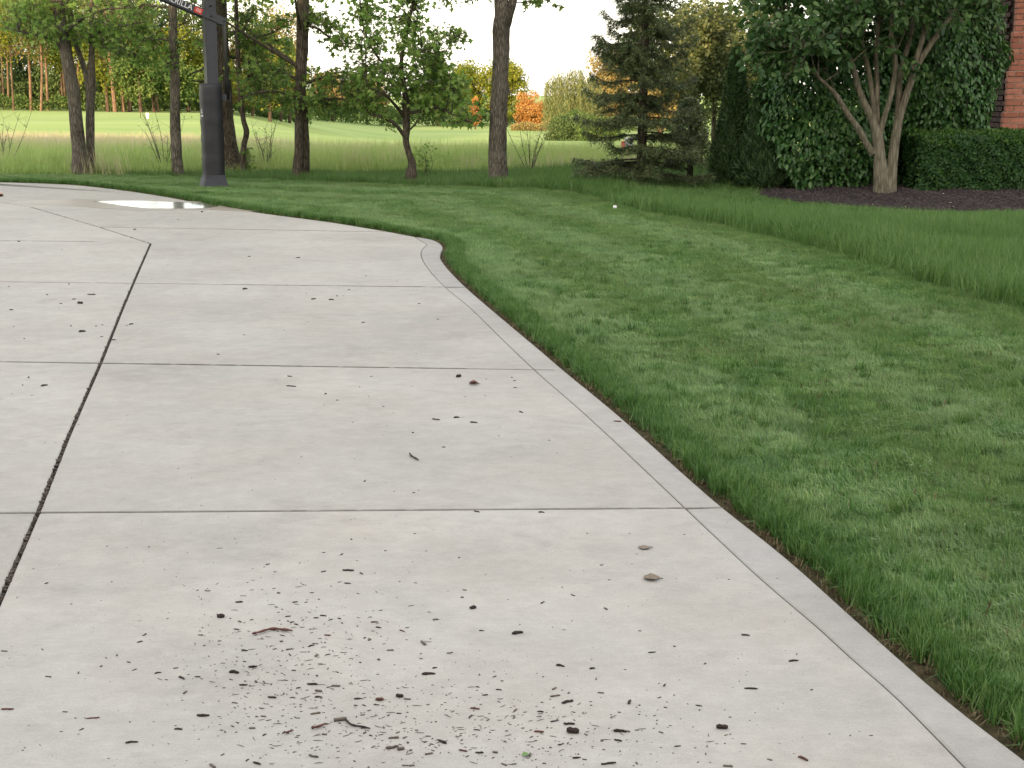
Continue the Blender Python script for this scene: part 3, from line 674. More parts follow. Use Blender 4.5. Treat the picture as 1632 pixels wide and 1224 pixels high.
def build_tree(name, label, base, Y, stems, limbs, clumps, bark, leafm, kind='lobed', size=.078, group=None, above=True, n_above=2600, dz=-.03, extra=None, rad_above=2.2):
    """stems/limbs: (points px, widths px, y offsets); clumps: (u, v, radius m, leaf count)"""
    p = spot(base, Y); root = Vector((p.x, p.y, p.z)); T = tree_root(name, root, label, group)
    tr = Acc(); Qs = []
    for st in stems:
        Q = trunk_from(tr, root, st[0], Y, st[1], yoff=st[2] if len(st) > 2 else None); Qs.append(Q)
    o = tr.obj('trunk', bark, T, smooth=True)
    br = Acc(); LQ = list(Qs)
    for st in limbs:
        lb = Acc(); Q = trunk_from(lb, root, st[0], Y, st[1], sides=7, sub=3, yoff=st[2] if len(st) > 2 else None); LQ.append(Q); lb.obj('limb', bark, T, smooth=True)
    fol = Acc()
    for cl in clumps:
        u, v, r, n = cl[:4]; dy = random.gauss(0, .45) if len(cl) < 5 else cl[4]
        c = at(u, v, Y + dy) - root
        cluster(br, fol, root, nearest(LQ, c), c, r, n, size, kind)
    if above:
        topz = max(3.3, Qs[0][-1].z + root.z)
        for Q in Qs:
            crown_above(br, fol, root, Y, Q[-1], 2.9, 6.5, rad_above, n_above // len(Qs), size * 1.3, 'diamond')
    if br.n: tag(br.obj('twigs', bark, T, smooth=True), kind='stuff')
    if fol.n: fol.obj('crown', leafm, T)
    return T
def rc(u0, u1, v0, v1, n, r=.22, m=60):      # random clumps in a part of the crown
    return [(random.uniform(u0, u1), random.uniform(v0, v1), r * 1.15 * random.uniform(.7, 1.3), int(m * .46 * random.uniform(.4, 1.4))) for _ in range(int(n * 1.5))]
near = 'maples in a line behind the lawn'
build_tree('maple_tree', 'leaning grey trunk, leftmost of the near trees', 130, 23.3,
    [([(130, 288), (127, 272), (125, 230), (117, 150), (106, 90), (96, 30), (84, -40), (70, -140)], [27, 25, 22, 20, 19, 19, 17, 14])],
    [([(106, 90), (88, 66), (60, 55), (30, 50)], [7, 5, 4, 2], [0, -.1, -.3, -.4]), ([(100, 55), (130, 30), (170, 15), (215, 12)], [7, 5, 3, 2], [0, -.2, -.3, -.5])],
    rc(0, 110, 5, 60, 16) + rc(60, 130, 35, 60, 6) + rc(10, 90, -30, 10, 10), M['bark_grey'], M['maple_light'], n_above=2600)
build_tree('maple_tree', 'forked trunk standing right against the leaning trunk', 146, 23.5,
    [([(145, 290), (145, 272), (144, 230), (144, 170), (145, 135), (146, 90), (146, 30), (144, -50), (140, -140)], [19, 16, 14, 14, 15, 9, 8, 8, 7]),
     ([(143, 170), (139, 128), (128, 90), (118, 60), (112, 20), (100, -60), (90, -140)], [10, 9, 8, 8, 8, 7, 6])],
    [([(146, 60), (170, 45), (200, 40), (232, 35)], [5, 4, 3, 1], [0, -.2, -.4, -.6])],
    rc(118, 235, 0, 70, 20) + rc(118, 200, 50, 75, 6), M['bark_grey'], M['maple_light'], n_above=2200)
build_tree('ash_tree', 'straight slim trunk just left of the basketball pole', 283, 23.0,
    [([(285, 296), (284, 280), (281, 240), (279, 180), (279, 120), (276, 60), (275, 10), (272, -60), (270, -140)], [23, 20, 17, 16, 15, 14, 13, 12, 10])],
    [([(276, 45), (290, 38), (300, 18), (312, -8)], [3, 2, 1.6, 1.2], [0, -.1, -.15, -.2]), ([(278, 12), (262, 10), (246, 9), (230, 6)], [5, 4, 3, 2]),
     ([(280, 70), (258, 62), (236, 68), (220, 92)], [4, 3, 2, 1]), ([(280, 78), (300, 52), (316, 46), (330, 44)], [2, 1.4, 1.2, 1])],
    rc(225, 285, 55, 110, 14, .16, 45) + rc(205, 250, 15, 50, 8, .18, 45) + rc(150, 240, 60, 100, 8, .16, 40), M['bark_grey'], M['maple_light'], n_above=1800)
build_tree('oak_tree', 'broad flared dark trunk directly behind the basketball pole', 368, 23.6,
    [([(376, 292), (374, 283), (368, 265), (362, 235), (357, 180), (353, 110), (350, 50), (348, -20), (346, -120)], [92, 66, 44, 33, 29, 27, 26, 25, 22])],
    [([(378, 284), (392, 277), (404, 289)], [26, 18, 10]),
     ([(354, 118), (335, 108), (318, 112), (300, 120)], [6, 4, 3, 2], [0, -.1, -.2, -.3]), ([(354, 135), (335, 125), (322, 130), (306, 128)], [6, 4, 3, 2], [0, -.2, -.2, -.3]),
     ([(354, 60), (380, 50), (405, 60), (440, 50)], [8, 6, 4, 2], [0, -.3, -.4, -.5]), ([(352, 90), (385, 95), (420, 120), (450, 135)], [7, 5, 4, 2], [0, .3, .2, .4])],
    rc(365, 470, 10, 80, 20) + rc(370, 460, 80, 130, 8) + rc(305, 330, 25, 100, 6, .13, 40), M['bark_brown'], M['maple'], n_above=3400)
build_tree('young_tree', 'thin crooked trunk beside the broad flared trunk', 388, 23.2,
    [([(388, 288), (388, 262), (388, 235), (393, 212), (388, 190), (383, 150), (380, 110), (378, 60), (376, 0), (374, -80)], [10, 10, 9, 9, 8, 8, 7, 7, 6, 5])],
    [([(384, 150), (398, 135), (412, 118)], [3, 2, 1.5])],
    rc(385, 402, 240, 282, 7, .09, 28) + rc(385, 430, 60, 110, 6, .15, 40), M['bark_brown'], M['maple'], n_above=600, rad_above=1.0)
build_tree('maple_tree', 'upright double trunk with leafy low branches on both sides', 480, 22.4,
    [([(472, 300), (473, 287), (476, 240), (477, 190), (478, 150), (480, 110), (482, 50), (483, -10), (483, -120)], [22, 17, 14, 15, 18, 18, 19, 19, 17]),
     ([(486, 296), (485, 283), (486, 240), (484, 190), (481, 150), (481, 110)], [22, 18, 15, 14, 13, 10], [.12, .12, .1, .06, .03, 0])],
    [([(480, 160), (455, 150), (430, 145), (400, 150), (380, 160)], [6, 5, 4, 3, 2], [0, -.3, -.4, -.5, -.6]), ([(480, 130), (450, 115), (420, 112), (395, 120)], [6, 4, 3, 2], [0, .2, .3, .3]),
     ([(482, 170), (510, 160), (545, 158), (580, 168), (600, 180)], [7, 5, 4, 3, 2], [0, -.3, -.4, -.4, -.5]), ([(482, 135), (510, 125), (540, 115), (575, 118)], [6, 5, 3, 2], [0, .2, .4, .5]),
     ([(483, 40), (505, 45), (525, 60), (545, 75)], [5, 4, 3, 2], [0, -.2, -.3, -.4])],
    rc(395, 475, 125, 172, 20, .2, 60) + rc(380, 470, 100, 130, 10, .18, 50) + rc(492, 600, 115, 175, 26, .2, 60) + rc(495, 585, 165, 195, 8, .16, 40) + rc(500, 560, 25, 75, 10, .15, 45) + rc(490, 520, 0, 50, 6, .14, 40), M['bark_brown'], M['maple'], n_above=2600)
build_tree('small_maple', 'small crooked maple with spreading leafy crown, bulge near its base', 656, 21.7,
    [([(657, 303), (656, 293), (655, 280), (657, 262), (652, 245), (647, 225), (648, 205), (647, 180), (646, 150), (641, 120), (640, 95), (648, 50), (658, 5), (664, -60), (668, -130)], [18, 17, 19, 13, 10, 10, 12, 12, 10, 7, 6, 5, 5, 4, 3])],
    [([(648, 222), (632, 200), (615, 188), (598, 184), (590, 183)], [7, 6, 5, 4, 2], [0, -.1, -.2, -.2, -.2]), ([(646, 188), (630, 168), (612, 150), (585, 140)], [6, 5, 4, 2], [0, -.2, -.4, -.5]),
     ([(648, 180), (668, 178), (700, 172), (730, 188), (755, 196)], [6, 5, 4, 3, 2], [0, -.2, -.3, -.4, -.5]), ([(650, 210), (662, 198), (672, 186), (684, 172)], [3, 2.5, 2, 1.5]),
     ([(646, 150), (665, 130), (690, 120), (718, 118)], [5, 4, 3, 2], [0, .3, .5, .5]), ([(641, 120), (605, 95), (585, 60), (577, 30), (572, -20)], [5, 4, 3.5, 3, 2], [0, .1, .2, .2, .2]),
     ([(645, 70), (665, 80), (690, 75), (720, 62)], [4, 3, 2, 1.2], [0, -.2, -.2, -.2]), ([(720, 62), (712, 80), (700, 100)], [1.5, 1.2, 1]), ([(660, 145), (710, 142), (745, 136), (768, 130)], [3, 2, 1.5, 1], [0, -.1, -.1, -.1])],
    rc(560, 735, 110, 172, 52, .17, 62) + rc(600, 720, 60, 120, 26, .15, 50) + rc(575, 690, 0, 60, 26, .15, 48) + rc(535, 600, 60, 120, 8, .14, 40) + rc(540, 600, 0, 40, 8, .14, 40) + rc(690, 770, 160, 200, 14, .13, 40) + rc(690, 740, 45, 100, 7, .12, 30) + rc(610, 740, 190, 205, 5, .08, 16), M['bark_brown'], M['maple_light'], n_above=1800, size=.08)
build_tree('elm_tree', 'thick straight furrowed trunk forking at the top of the frame', 795, 21.4,
    [([(796, 308), (795, 296), (794, 280), (793, 235), (795, 170), (798, 110), (799, 50), (801, 20), (795, -30), (786, -140)], [46, 40, 31, 28, 27, 26, 27, 26, 17, 14]),
     ([(799, 60), (808, 35), (818, 0), (830, -60), (840, -140)], [14, 15, 13, 11, 10])],
    [([(818, 5), (845, 2), (870, 0), (885, 10)], [2, 1.6, 1.2, 1])],
    rc(835, 888, -4, 14, 5, .08, 14) + rc(700, 712, 0, 18, 3, .07, 14) + rc(700, 790, -60, -10, 6), M['bark_grey'], M['maple'], n_above=2200)
# thin saplings and bare shrubs
def bare_shrub(px, Y, h, n, label, leaf=0, lm='maple'):
    p = spot(px, Y); T = tree_root('bare_shrub' if not leaf else 'sapling', p, label, cat='shrub'); w = Acc(); fo = Acc()
    for k in range(n):
        a = random.uniform(0, 2 * PI); l = h * random.uniform(.6, 1.05); sp = random.uniform(.1, .55)
        e_ = Vector((math.cos(a) * sp * l, math.sin(a) * sp * l * .5, l)); m_ = e_ * .5 + Vector((random.gauss(0, .03), random.gauss(0, .03), .03))
        Q = smooth_path([(0, 0, -.03), m_, e_], 3); w.tube(Q, list(np.linspace(.006, .002, len(Q))), 4)
        for _ in range(6):
            s = Q[random.randint(2, len(Q) - 1)]; t_ = s + Vector((random.gauss(0, .10), random.gauss(0, .08), random.uniform(.03, .16))) ; w.tube([s, t_], [.003, .0012], 3)
            if leaf: leaves(fo, [t_ + Vector(rng.normal(0, .04, 3)) for _ in range(leaf)], .05, 'oval')
            elif random.random() < .5: leaves(fo, [t_], .03, 'diamond')
    w.obj('branches', M['bark_grey'], T); fo.obj('foliage', M[lm], T); return T
bare_shrub(262, 24.2, 1.0, 9, 'wispy bare shrub left of the slim trunk in the meadow')
bare_shrub(425, 24.3, .85, 9, 'wispy bare shrub between the flared trunk and the double trunk')
bare_shrub(845, 23.2, .8, 9, 'wispy bare shrub right of the thick furrowed trunk')
bare_shrub(8, 25.0, 1.0, 8, 'wispy bare shrub at the far end of the tree line')
bare_shrub(680, 22.4, .35, 4, 'knee high leafy sapling right of the small crooked maple', 6, 'maple_light')

# ------------------------------------------------------------------ spruce
def spruce(px, vb, Y, H, label, r0=1.0, n_l=46, group=None, zmin=.12):
    p = spot(px, Y); T = tree_root('spruce_tree', p, label, group); tr = Acc()
    tr.tube([(0, 0, -.05), (0, 0, .5), (.02, 0, 2), (0, 0, H)], [.075, .062, .048, .01], 10, .04); tr.obj('trunk', M['bark_brown'], T, True)
    br = Acc(); fo = Acc(); z = zmin
    while z < H - .1:
        t = z / H; n = random.randint(5, 8) if z < 3 else 4
        dens_gap = 1.0
        for k in range(n):
            a = random.uniform(0, 2 * PI); Rr = r0 * (1 - t) ** .62 * random.choice([.5, .7, .8, .9, 1.0])
            zz = z + random.uniform(-.04, .04); dr = -.12 + .38 * t
            d = Vector((math.cos(a), math.sin(a), 0))
            pts = [Vector((0, 0, zz)), d * Rr * .35 + Vector((0, 0, zz + dr * .25 * Rr)), d * Rr * .7 + Vector((0, 0, zz + dr * .5 * Rr - .03)), d * Rr + Vector((0, 0, zz + dr * Rr + .07))]
            Q = smooth_path(pts, 4); br.tube(Q, list(np.linspace(.014, .003, len(Q))), 5, cap=False)
            side = Vector((-d.y, d.x, 0))
            P = []; AX = []
            for i_, q in enumerate(Q):
                if i_ < 3: continue
                f_ = i_ / (len(Q) - 1)
                for sgn in (-1, 1):
                    for rep in range(2):
                        l = (.08 + .30 * math.sin(min(1, f_ * 1.1) * PI) * Rr) * random.uniform(.6, 1.1)
                        e_ = q + side * sgn * l * .8 + d * l * random.uniform(.3, .7) + Vector((0, 0, random.uniform(-.10, .0)))
                        if z < 3.2: br.tube([q, e_], [.003, .0015], 3, cap=False)
                        m = int(12 + 60 * l) if z < 3.2 else 8
                        ts = rng.uniform(.1, 1.05, m); pp = np.array(q)[None] * (1 - ts[:, None]) + np.array(e_)[None] * ts[:, None] + rng.normal(0, .012, (m, 3))
                        P.append(pp); AX.append(np.repeat(np.array([(e_ - q).normalized()]), m, 0))
                m = 8; P.append(np.array(q)[None] + rng.normal(0, .018, (m, 3))); AX.append(np.repeat(np.array([d]), m, 0))
            leaves(fo, np.concatenate(P), .042 if z < 3.2 else .09, 'needle', up=.8, droop=0, axis=np.concatenate(AX) * 1.1)
        z += random.uniform(.12, .20) if z < 3.2 else .30
    br.obj('branches', M['bark_brown'], T); fo.obj('crown', M['spruce'], T); return T
spruce(1022, 318, 20.6, 3.7, 'dark layered spruce with horizontal boughs beside the lawn edge', r0=1.06)

# ------------------------------------------------------------------ arborvitae, shrubs, hedge
def blob_points(n, fn):
    """points on and just under a surface given by fn(u1,u2) -> (pos, normal)"""
    P, Nn = fn(rng.uniform(0, 1, n), rng.uniform(0, 1, n)); return P, Nn
def cone_shrub(name, label, px, Y, H, R_, mat, n=14000, cat='shrub', leaf=.05, group=None, p_=.8):
    p = spot(px, Y); T = tree_root(name, p, label, group, cat); tr = Acc(); tr.tube([(0, 0, -.03), (0, 0, H * .8)], [.05, .02], 8); tr.obj('trunk', M['bark_brown'], T)
    t = rng.uniform(0, 1, n) ** 1.15; a = rng.uniform(0, 2 * PI, n)
    rad = R_ * np.clip((1 - t), 0, 1) ** p_ * (1 - .35 * np.exp(-t * 14)) * (1 + .09 * np.sin(a * 4 + t * 9) + .08 * np.sin(a * 9 - t * 23) + rng.normal(0, .05, n)) * rng.uniform(.55, 1.02, n) ** .35
    P = np.stack([rad * np.cos(a), rad * np.sin(a), .04 + t * H], 1)
    Nn = unit(np.stack([np.cos(a), np.sin(a), np.full(n, .4)], 1)); ax = np.stack([np.cos(a) * .4, np.sin(a) * .4, np.full(n, 1.0)], 1)
    fo = Acc(); leaves(fo, P, leaf, 'needle', axis=ax * 1.2, normal=Nn, droop=-.2); T2, F2 = None, None
    fo.obj('crown', mat, T); return T
cone_shrub('arborvitae', 'taller narrow dark arborvitae, nearer the spruce', 1168, 21.0, 1.75, .33, M['arbor'], 15000, leaf=.075)
cone_shrub('arborvitae', 'broader conical arborvitae between the narrow one and the rounded shrub', 1218, 20.6, 1.45, .42, M['arbor'], 16000, leaf=.075)
def ell_shrub(name, label, c, R3, mat, n, leaf, root, stems=(), kind='oval', seed=1, cat='shrub', up=.2, lump=.12, tint_up=0):
    T = tree_root(name, root, label, None, cat); w = Acc()
    for s in stems: w.tube(smooth_path([Vector((s[0], s[1], -.03)), Vector((s[0] * 2.2, s[1] * 1.6, .35)), Vector((s[0] * 4.5, s[1] * 3, .9))], 3), [.022] * 6 + [.01], 6)
    if stems: w.obj('stems', M['bark_brown'], T, True)
    d = unit(rng.normal(0, 1, (n, 3))); r = np.random.default_rng(seed); ph = r.uniform(0, 6.3, 8)
    lum = 1 + lump * (np.sin(d[:, 0] * 5 + ph[0]) * np.sin(d[:, 2] * 6 + ph[1]) + .7 * np.sin(d[:, 0] * 11 + ph[2]) * np.sin(d[:, 2] * 13 + ph[3]) + .4 * np.sin(d[:, 1] * 9 + ph[4]))
    depth = rng.uniform(0, 1, n) ** .35; P = d * (lum * (.6 + .42 * depth))[:, None] * np.array(R3) + np.array(c)
    ax = d * .35; ax[:, 2] -= .9
    fo = Acc(); leaves(fo, P, leaf, kind, up=up, droop=.5, axis=ax, normal=d * .9 + np.array([0, 0, .35]), tint=np.clip(rng.uniform(0, 1, n) * .8 + .2 * (depth > .7), 0, 1))
    fo.obj('foliage', mat, T); return T
# left rounded shrub and right tall shrub, behind the multi-stemmed tree
r1 = spot(1330, 20.6); s1 = 20.9 / F
ell_shrub('rounded_shrub', 'large rounded broadleaf shrub left of the multi stemmed tree', (at(1322, 178, 20.6) - r1), (110 * s1, .75, 138 * s1), M['shrub'], 17000, .072, r1,
          [(.08, 0), (.12, .06), (-.05, .1), (.18, -.03), (-.14, .03)], seed=3)
r2 = spot(1470, 20.9)
ell_shrub('tall_shrub', 'tall broadleaf shrub between the multi stemmed tree and the brick corner', (at(1493, 82, 20.9) - r2), (100 * s1, .7, 170 * s1), M['shrub'], 19000, .074, r2,
          [(-.06, 0), (-.12, .04), (.05, .06), (-.16, -.04)], seed=5)
# clipped hedge
def hedge(label, x0, x1, y0, y1, z1, n):
    T = tree_root('clipped_hedge', (x0, y0, tz(x0, y0)), label, None, 'hedge'); zt = z1
    fo = Acc(); w, d_, h = x1 - x0, y1 - y0, zt
    def wob(u, v, k): return .035 * np.sin(u * 7 + k) * np.sin(v * 8 + 2 * k) + .02 * np.sin(u * 19 + v * 17 + k)
    m = int(n * .42); P = np.stack([rng.uniform(0, w, m), rng.uniform(0, d_, m), np.zeros(m)], 1); P[:, 2] = h + wob(P[:, 0], P[:, 1], 1) - rng.exponential(.02, m)
    edge = np.minimum(P[:, 1], .18) / .18; P[:, 2] -= .10 * (1 - edge) ** 2
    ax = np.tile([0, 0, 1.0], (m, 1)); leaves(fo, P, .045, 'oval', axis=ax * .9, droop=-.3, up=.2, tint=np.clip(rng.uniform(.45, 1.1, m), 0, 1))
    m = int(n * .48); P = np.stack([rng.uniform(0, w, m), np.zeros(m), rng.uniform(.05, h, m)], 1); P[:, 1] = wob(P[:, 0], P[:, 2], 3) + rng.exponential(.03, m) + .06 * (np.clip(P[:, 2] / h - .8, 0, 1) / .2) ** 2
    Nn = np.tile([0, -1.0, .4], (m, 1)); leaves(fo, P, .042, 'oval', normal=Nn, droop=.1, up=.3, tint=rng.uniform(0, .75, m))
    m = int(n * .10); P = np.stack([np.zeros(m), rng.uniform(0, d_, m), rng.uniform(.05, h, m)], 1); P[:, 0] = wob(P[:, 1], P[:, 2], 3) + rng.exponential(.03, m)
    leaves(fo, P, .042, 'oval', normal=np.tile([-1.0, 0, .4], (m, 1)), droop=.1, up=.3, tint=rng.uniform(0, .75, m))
    fo.obj('foliage', M['hedge'], T)
    st = Acc()
    for k in range(9): st.tube([(w * (k + .5) / 9, d_ * .5, -.02), (w * (k + .5) / 9 + .03, d_ * .5, h * .7)], [.02, .01], 6)
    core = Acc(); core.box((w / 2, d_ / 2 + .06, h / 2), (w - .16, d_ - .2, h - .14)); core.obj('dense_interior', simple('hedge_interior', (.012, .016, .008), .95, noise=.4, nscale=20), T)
    tag(st.obj('stems', M['bark_brown'], T), kind='stuff'); return T
hx0 = at(1462, 300, 19.6).x; hz = at(1500, 216, 19.6).z - tz(6, 19.6)
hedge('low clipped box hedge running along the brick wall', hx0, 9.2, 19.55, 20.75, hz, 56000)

# ------------------------------------------------------------------ multi-stemmed tree
p = spot(1405, 19.3); root = Vector((p.x, p.y, p.z)); T = tree_root('multi_stemmed_tree', root, 'smooth barked multi stemmed tree standing in the dark mulch bed')
tr = Acc(); Y0 = 19.3; Qs = []
def stem(pts, w, yo=None, sides=10, ac=None):
    Q = trunk_from(ac or tr, root, pts, Y0, w, yoff=yo, sides=sides, jit=.015); Qs.append(Q); return Q
stem([(1408, 318), (1407, 305), (1405, 285), (1402, 250), (1398, 215), (1392, 195), (1378, 165), (1368, 140), (1362, 115), (1350, 80), (1330, 40), (1305, -10), (1280, -80)], [38, 33, 26, 19, 18, 13, 11, 10, 9, 8, 7, 6, 4])
stem([(1416, 316), (1418, 300), (1422, 260), (1428, 215), (1434, 185), (1445, 150), (1462, 105), (1480, 75), (1502, 45), (1530, 0), (1550, -60)], [24, 22, 17, 15, 13, 11, 10, 9, 8, 7, 5])
stem([(1392, 245), (1383, 232), (1368, 205), (1350, 180), (1335, 155), (1320, 138), (1290, 110)], [12, 11, 10, 9, 8, 6, 4], [0, 0, -.05, -.1, -.15, -.2, -.3], 8)
stem([(1398, 215), (1394, 190), (1390, 150), (1384, 110), (1376, 80), (1370, 30), (1360, -30)], [12, 9, 8, 8, 7, 6, 5], [0, 0, .05, .1, .15, .2, .2], 8)
stem([(1399, 212), (1398, 180), (1398, 130), (1396, 90), (1400, 40), (1404, -30)], [10, 8, 8, 7, 6, 5], [0, .05, .1, .12, .15, .2], 8)
stem([(1403, 212), (1410, 185), (1418, 160), (1424, 130), (1427, 95), (1420, 60), (1425, 10), (1430, -50)], [10, 9, 8, 8, 8, 7, 6, 5], [0, -.05, -.1, -.1, -.1, -.1, 0, 0], 8)
stem([(1430, 200), (1432, 160), (1435, 120), (1445, 80), (1455, 40), (1462, -10)], [11, 10, 9, 8, 7, 5], [0, .05, .1, .15, .2, .2], 8)
stem([(1436, 180), (1452, 125), (1466, 75), (1475, 40), (1480, -20)], [9, 8, 8, 7, 5], [0, -.05, -.1, -.1, -.1], 8)
tr.obj('trunk', M['bark_pale'], T, True)
br = Acc(); fo = Acc()
for _ in range(26):
    Q = random.choice(Qs[:8]); i_ = random.randint(len(Q) // 2, len(Q) - 2); s = Q[i_]
    e_ = s + Vector((random.gauss(0, .35), random.gauss(0, .3), random.uniform(.2, .6))); br.tube(smooth_path([s, s.lerp(e_, .5) + Vector((0, 0, -.03)), e_], 2), [.012, .010, .008, .006, .004], 5, cap=False); Qs.append([s.lerp(e_, .5), e_])
cl = [(random.uniform(1180, 1370), random.uniform(-20, 75)) for _ in range(46)] + [(random.uniform(1350, 1560), random.uniform(-40, 40)) for _ in range(34)] + [(random.uniform(1290, 1360), random.uniform(75, 120)) for _ in range(9)] + \
     [(random.uniform(1180, 1290), random.uniform(50, 150)) for _ in range(20)] + [(1427, 62), (1420, 78), (1310, 72), (1460, 122), (1540, 25), (1570, 20), (1590, 12)] + [(random.uniform(1330, 1450), random.uniform(-10, 75), .9) for _ in range(22)]
for cc in cl:
    u, v = cc[:2]; c = at(u, v, Y0 + (random.gauss(-.1, .45) if len(cc) < 3 else cc[2])) - root; cluster(br, fo, root, nearest(Qs, c), c, .2, 55, .10, 'oval', up=.5, droop=.9, twigs=5)
for k in range(24):
    a = random.uniform(0, 2 * PI); r = random.uniform(.2, 1.7); e_ = Vector((r * math.cos(a), r * math.sin(a) * .9, random.uniform(2.7, 4.6)))
    br.tube([nearest(Qs, e_), e_], [.015, .005], 4); leaves(fo, np.array(e_)[None] + rng.normal(0, .34, (110, 3)), .13, 'oval', droop=.7)
br.obj('branches', M['bark_pale'], T, True); fo.obj('crown', M['stem_tree'], T)

# ------------------------------------------------------------------ trees just behind the spruce
def simple_tree(name, label, px, Y, H, cb, cr, leafm, n, leaf, bark='bark_brown', tw=.08, group=None, cat='tree', shape='round', squash=1.0, lean=0, kind='diamond', clumpn=16, limbs=8, off=0):
    p = spot(px, Y); T = tree_root(name, p, label, group, cat); w = Acc(); fo = Acc()
    top = Vector((lean * H, 0, H * .93)); kk = [Vector((0, 0, -.3)), Vector((lean * H * .3 + random.gauss(0, .012 * H), random.gauss(0, .01 * H), H * .3)), Vector((lean * H * .6 + random.gauss(0, .015 * H), 0, H * .62)), top]
    Q = smooth_path(kk, 4); w.tube(Q, list(np.interp(np.linspace(0, 1, len(Q)), [0, .1, .6, 1], [tw * 1.3, tw, tw * .65, tw * .15])), 8, .03)
    w.obj('trunk', M[bark], T, True); w = Acc()
    cs = []
    for k in range(clumpn):
        d = Vector(rng.normal(0, 1, 3)); d.normalize(); q = random.uniform(.35, .85)
        cz = cb + (H - cb) * .5; hz_ = (H - cb) * .5
        if shape == 'cone': z_ = random.uniform(cb, H); rr_ = cr * (1 - (z_ - cb) / (H - cb)) ** .8 * random.uniform(.3, .9); a = random.uniform(0, 2 * PI); c = Vector((rr_ * math.cos(a), rr_ * math.sin(a), z_))
        else: c = Vector((d.x * cr * q, d.y * cr * q * squash, cz + d.z * hz_ * q))
        c.x += lean * c.z + off; cs.append(c)
    for c in cs[:limbs]:
        s = Q[min(len(Q) - 1, int(max(.15, (c.z / H) * .8) * len(Q)))]; w.tube([s, s.lerp(c, .5) + Vector((0, 0, -.03 * H)), c], [tw * .35, tw * .22, tw * .06], 5, cap=False)
    if limbs: tag(w.obj('branches', M[bark], T, True), kind='stuff')
    m = n // len(cs)
    for c in cs:
        rr_ = cr * random.uniform(.28, .46); d = unit(rng.normal(0, 1, (m, 3))); P = np.array(c)[None] + d * (rr_ * rng.uniform(.2, 1, m) ** .5)[:, None] * np.array([1, 1, .8])
        leaves(fo, P, leaf, kind, tint=np.clip(rng.uniform(0, 1, m) * .7 + random.uniform(-.1, .4), 0, 1))
    fo.obj('crown', M[leafm], T); return T
simple_tree('crabapple_tree', 'loose olive crowned tree directly behind the spruce', 1085, 30, 3.3, 1.0, 1.15, 'mid_tree', 9000, .085, tw=.06, clumpn=34)
simple_tree('crabapple_tree', 'loose olive crowned tree rising behind the narrow arborvitae', 1138, 29, 3.2, .75, 1.05, 'mid_tree', 9000, .085, tw=.055, clumpn=34)
simple_tree('crabapple_tree', 'loose olive crowned tree rising behind the conical arborvitae', 1200, 31, 3.5, .5, 1.3, 'mid_tree', 11000, .085, tw=.07, clumpn=36)
simple_tree('low_conifer', 'short dark conifer at the right foot of the spruce', 1098, 21.6, 1.1, .2, .38, 'spruce', 6000, .06, tw=.05, shape='cone', clumpn=26, kind='needle', limbs=6)

# ------------------------------------------------------------------ far trees and woods
wg = 'tall thin trees of the far wood'
far_spec = [(7, 122, .13, 0), (14, 128, .15, 1), (22, 118, .15, 0), (50, 119, .20, 1), (65, 116, .17, 2), (76, 119, .17, 1), (101, 126, .14, 0), (107, 124, .16, 0), (127, 119, .17, 2), (152, 121, .16, 1), (184, 110, .24, 2), (197, 114, .20, 1), (206, 112, .22, 0), (211, 118, .14, 0), (253, 116, .12, 1), (316, 124, .14, 0), (402, 124, .16, 1), (448, 126, .15, 0)]
far_lab = ['tall thin tree at the very edge of view in the far wood', 'second slender tree from the far wood edge of view, pale trunk', 'dim slender tree third along the far wood', 'pale straight trunk alone in the gap of the far wood, widest of that stretch',
 'most orange lit thin trunk left of the leaning near trunk', 'orange lit thin trunk closest to the leaning near trunk', 'dim thin tree hidden mostly behind the leaning near trunk', 'dim thin tree just at the back of the leaning near trunk', 'lit thin tree seen between the leaning and the forked near trunks', 'pale thin tree touching the right side of the forked near trunk',
 'thickest orange lit trunk standing alone right of the forked near trunk', 'paler lit trunk next to the thickest orange lit one', 'dark stout trunk right of the lit pair', 'dim trunk leaning on the dark stout one', 'thin pale trunk just left of the straight slim near trunk', 'dim far tree seen left of the basketball pole', 'pale far tree between broad flared trunk and double trunk', 'dim far tree close to the double trunk']
for ti, (px, Yd, tw, kcol) in enumerate(far_spec):
    simple_tree('tall_tree', far_lab[ti], px, Yd, random.uniform(9.0, 11.5), random.uniform(2.0, 3.6), random.uniform(2.2, 3.2), random.choice(['far_gold', 'far_yellow', 'mid_tree', 'far_yellow', 'far_green']), 5200, .18, bark='bark_far' if kcol else 'bark_far_dark', tw=tw * .62, group=wg, clumpn=44, limbs=14, lean=random.uniform(-.03, .03))
fy = 'yellow green trees at the near side of the far wood'
fy_lab = ['yellow green bushy tree right behind the forked near trunk', 'highest yellow green tree above the orange lit trunk', 'yellow green tree halfway to the straight slim near trunk', 'yellow green tree filling the gap left of the basketball pole', 'low green bushy tree below the yellow ones, by the white marker', 'broad yellow tree between flared trunk and double trunk', 'golden tree just right of the broad flared trunk', 'yellow green tree partly behind the basketball pole', 'low green bushy tree behind the straight slim near trunk', 'yellow green tree directly left of the double trunk']
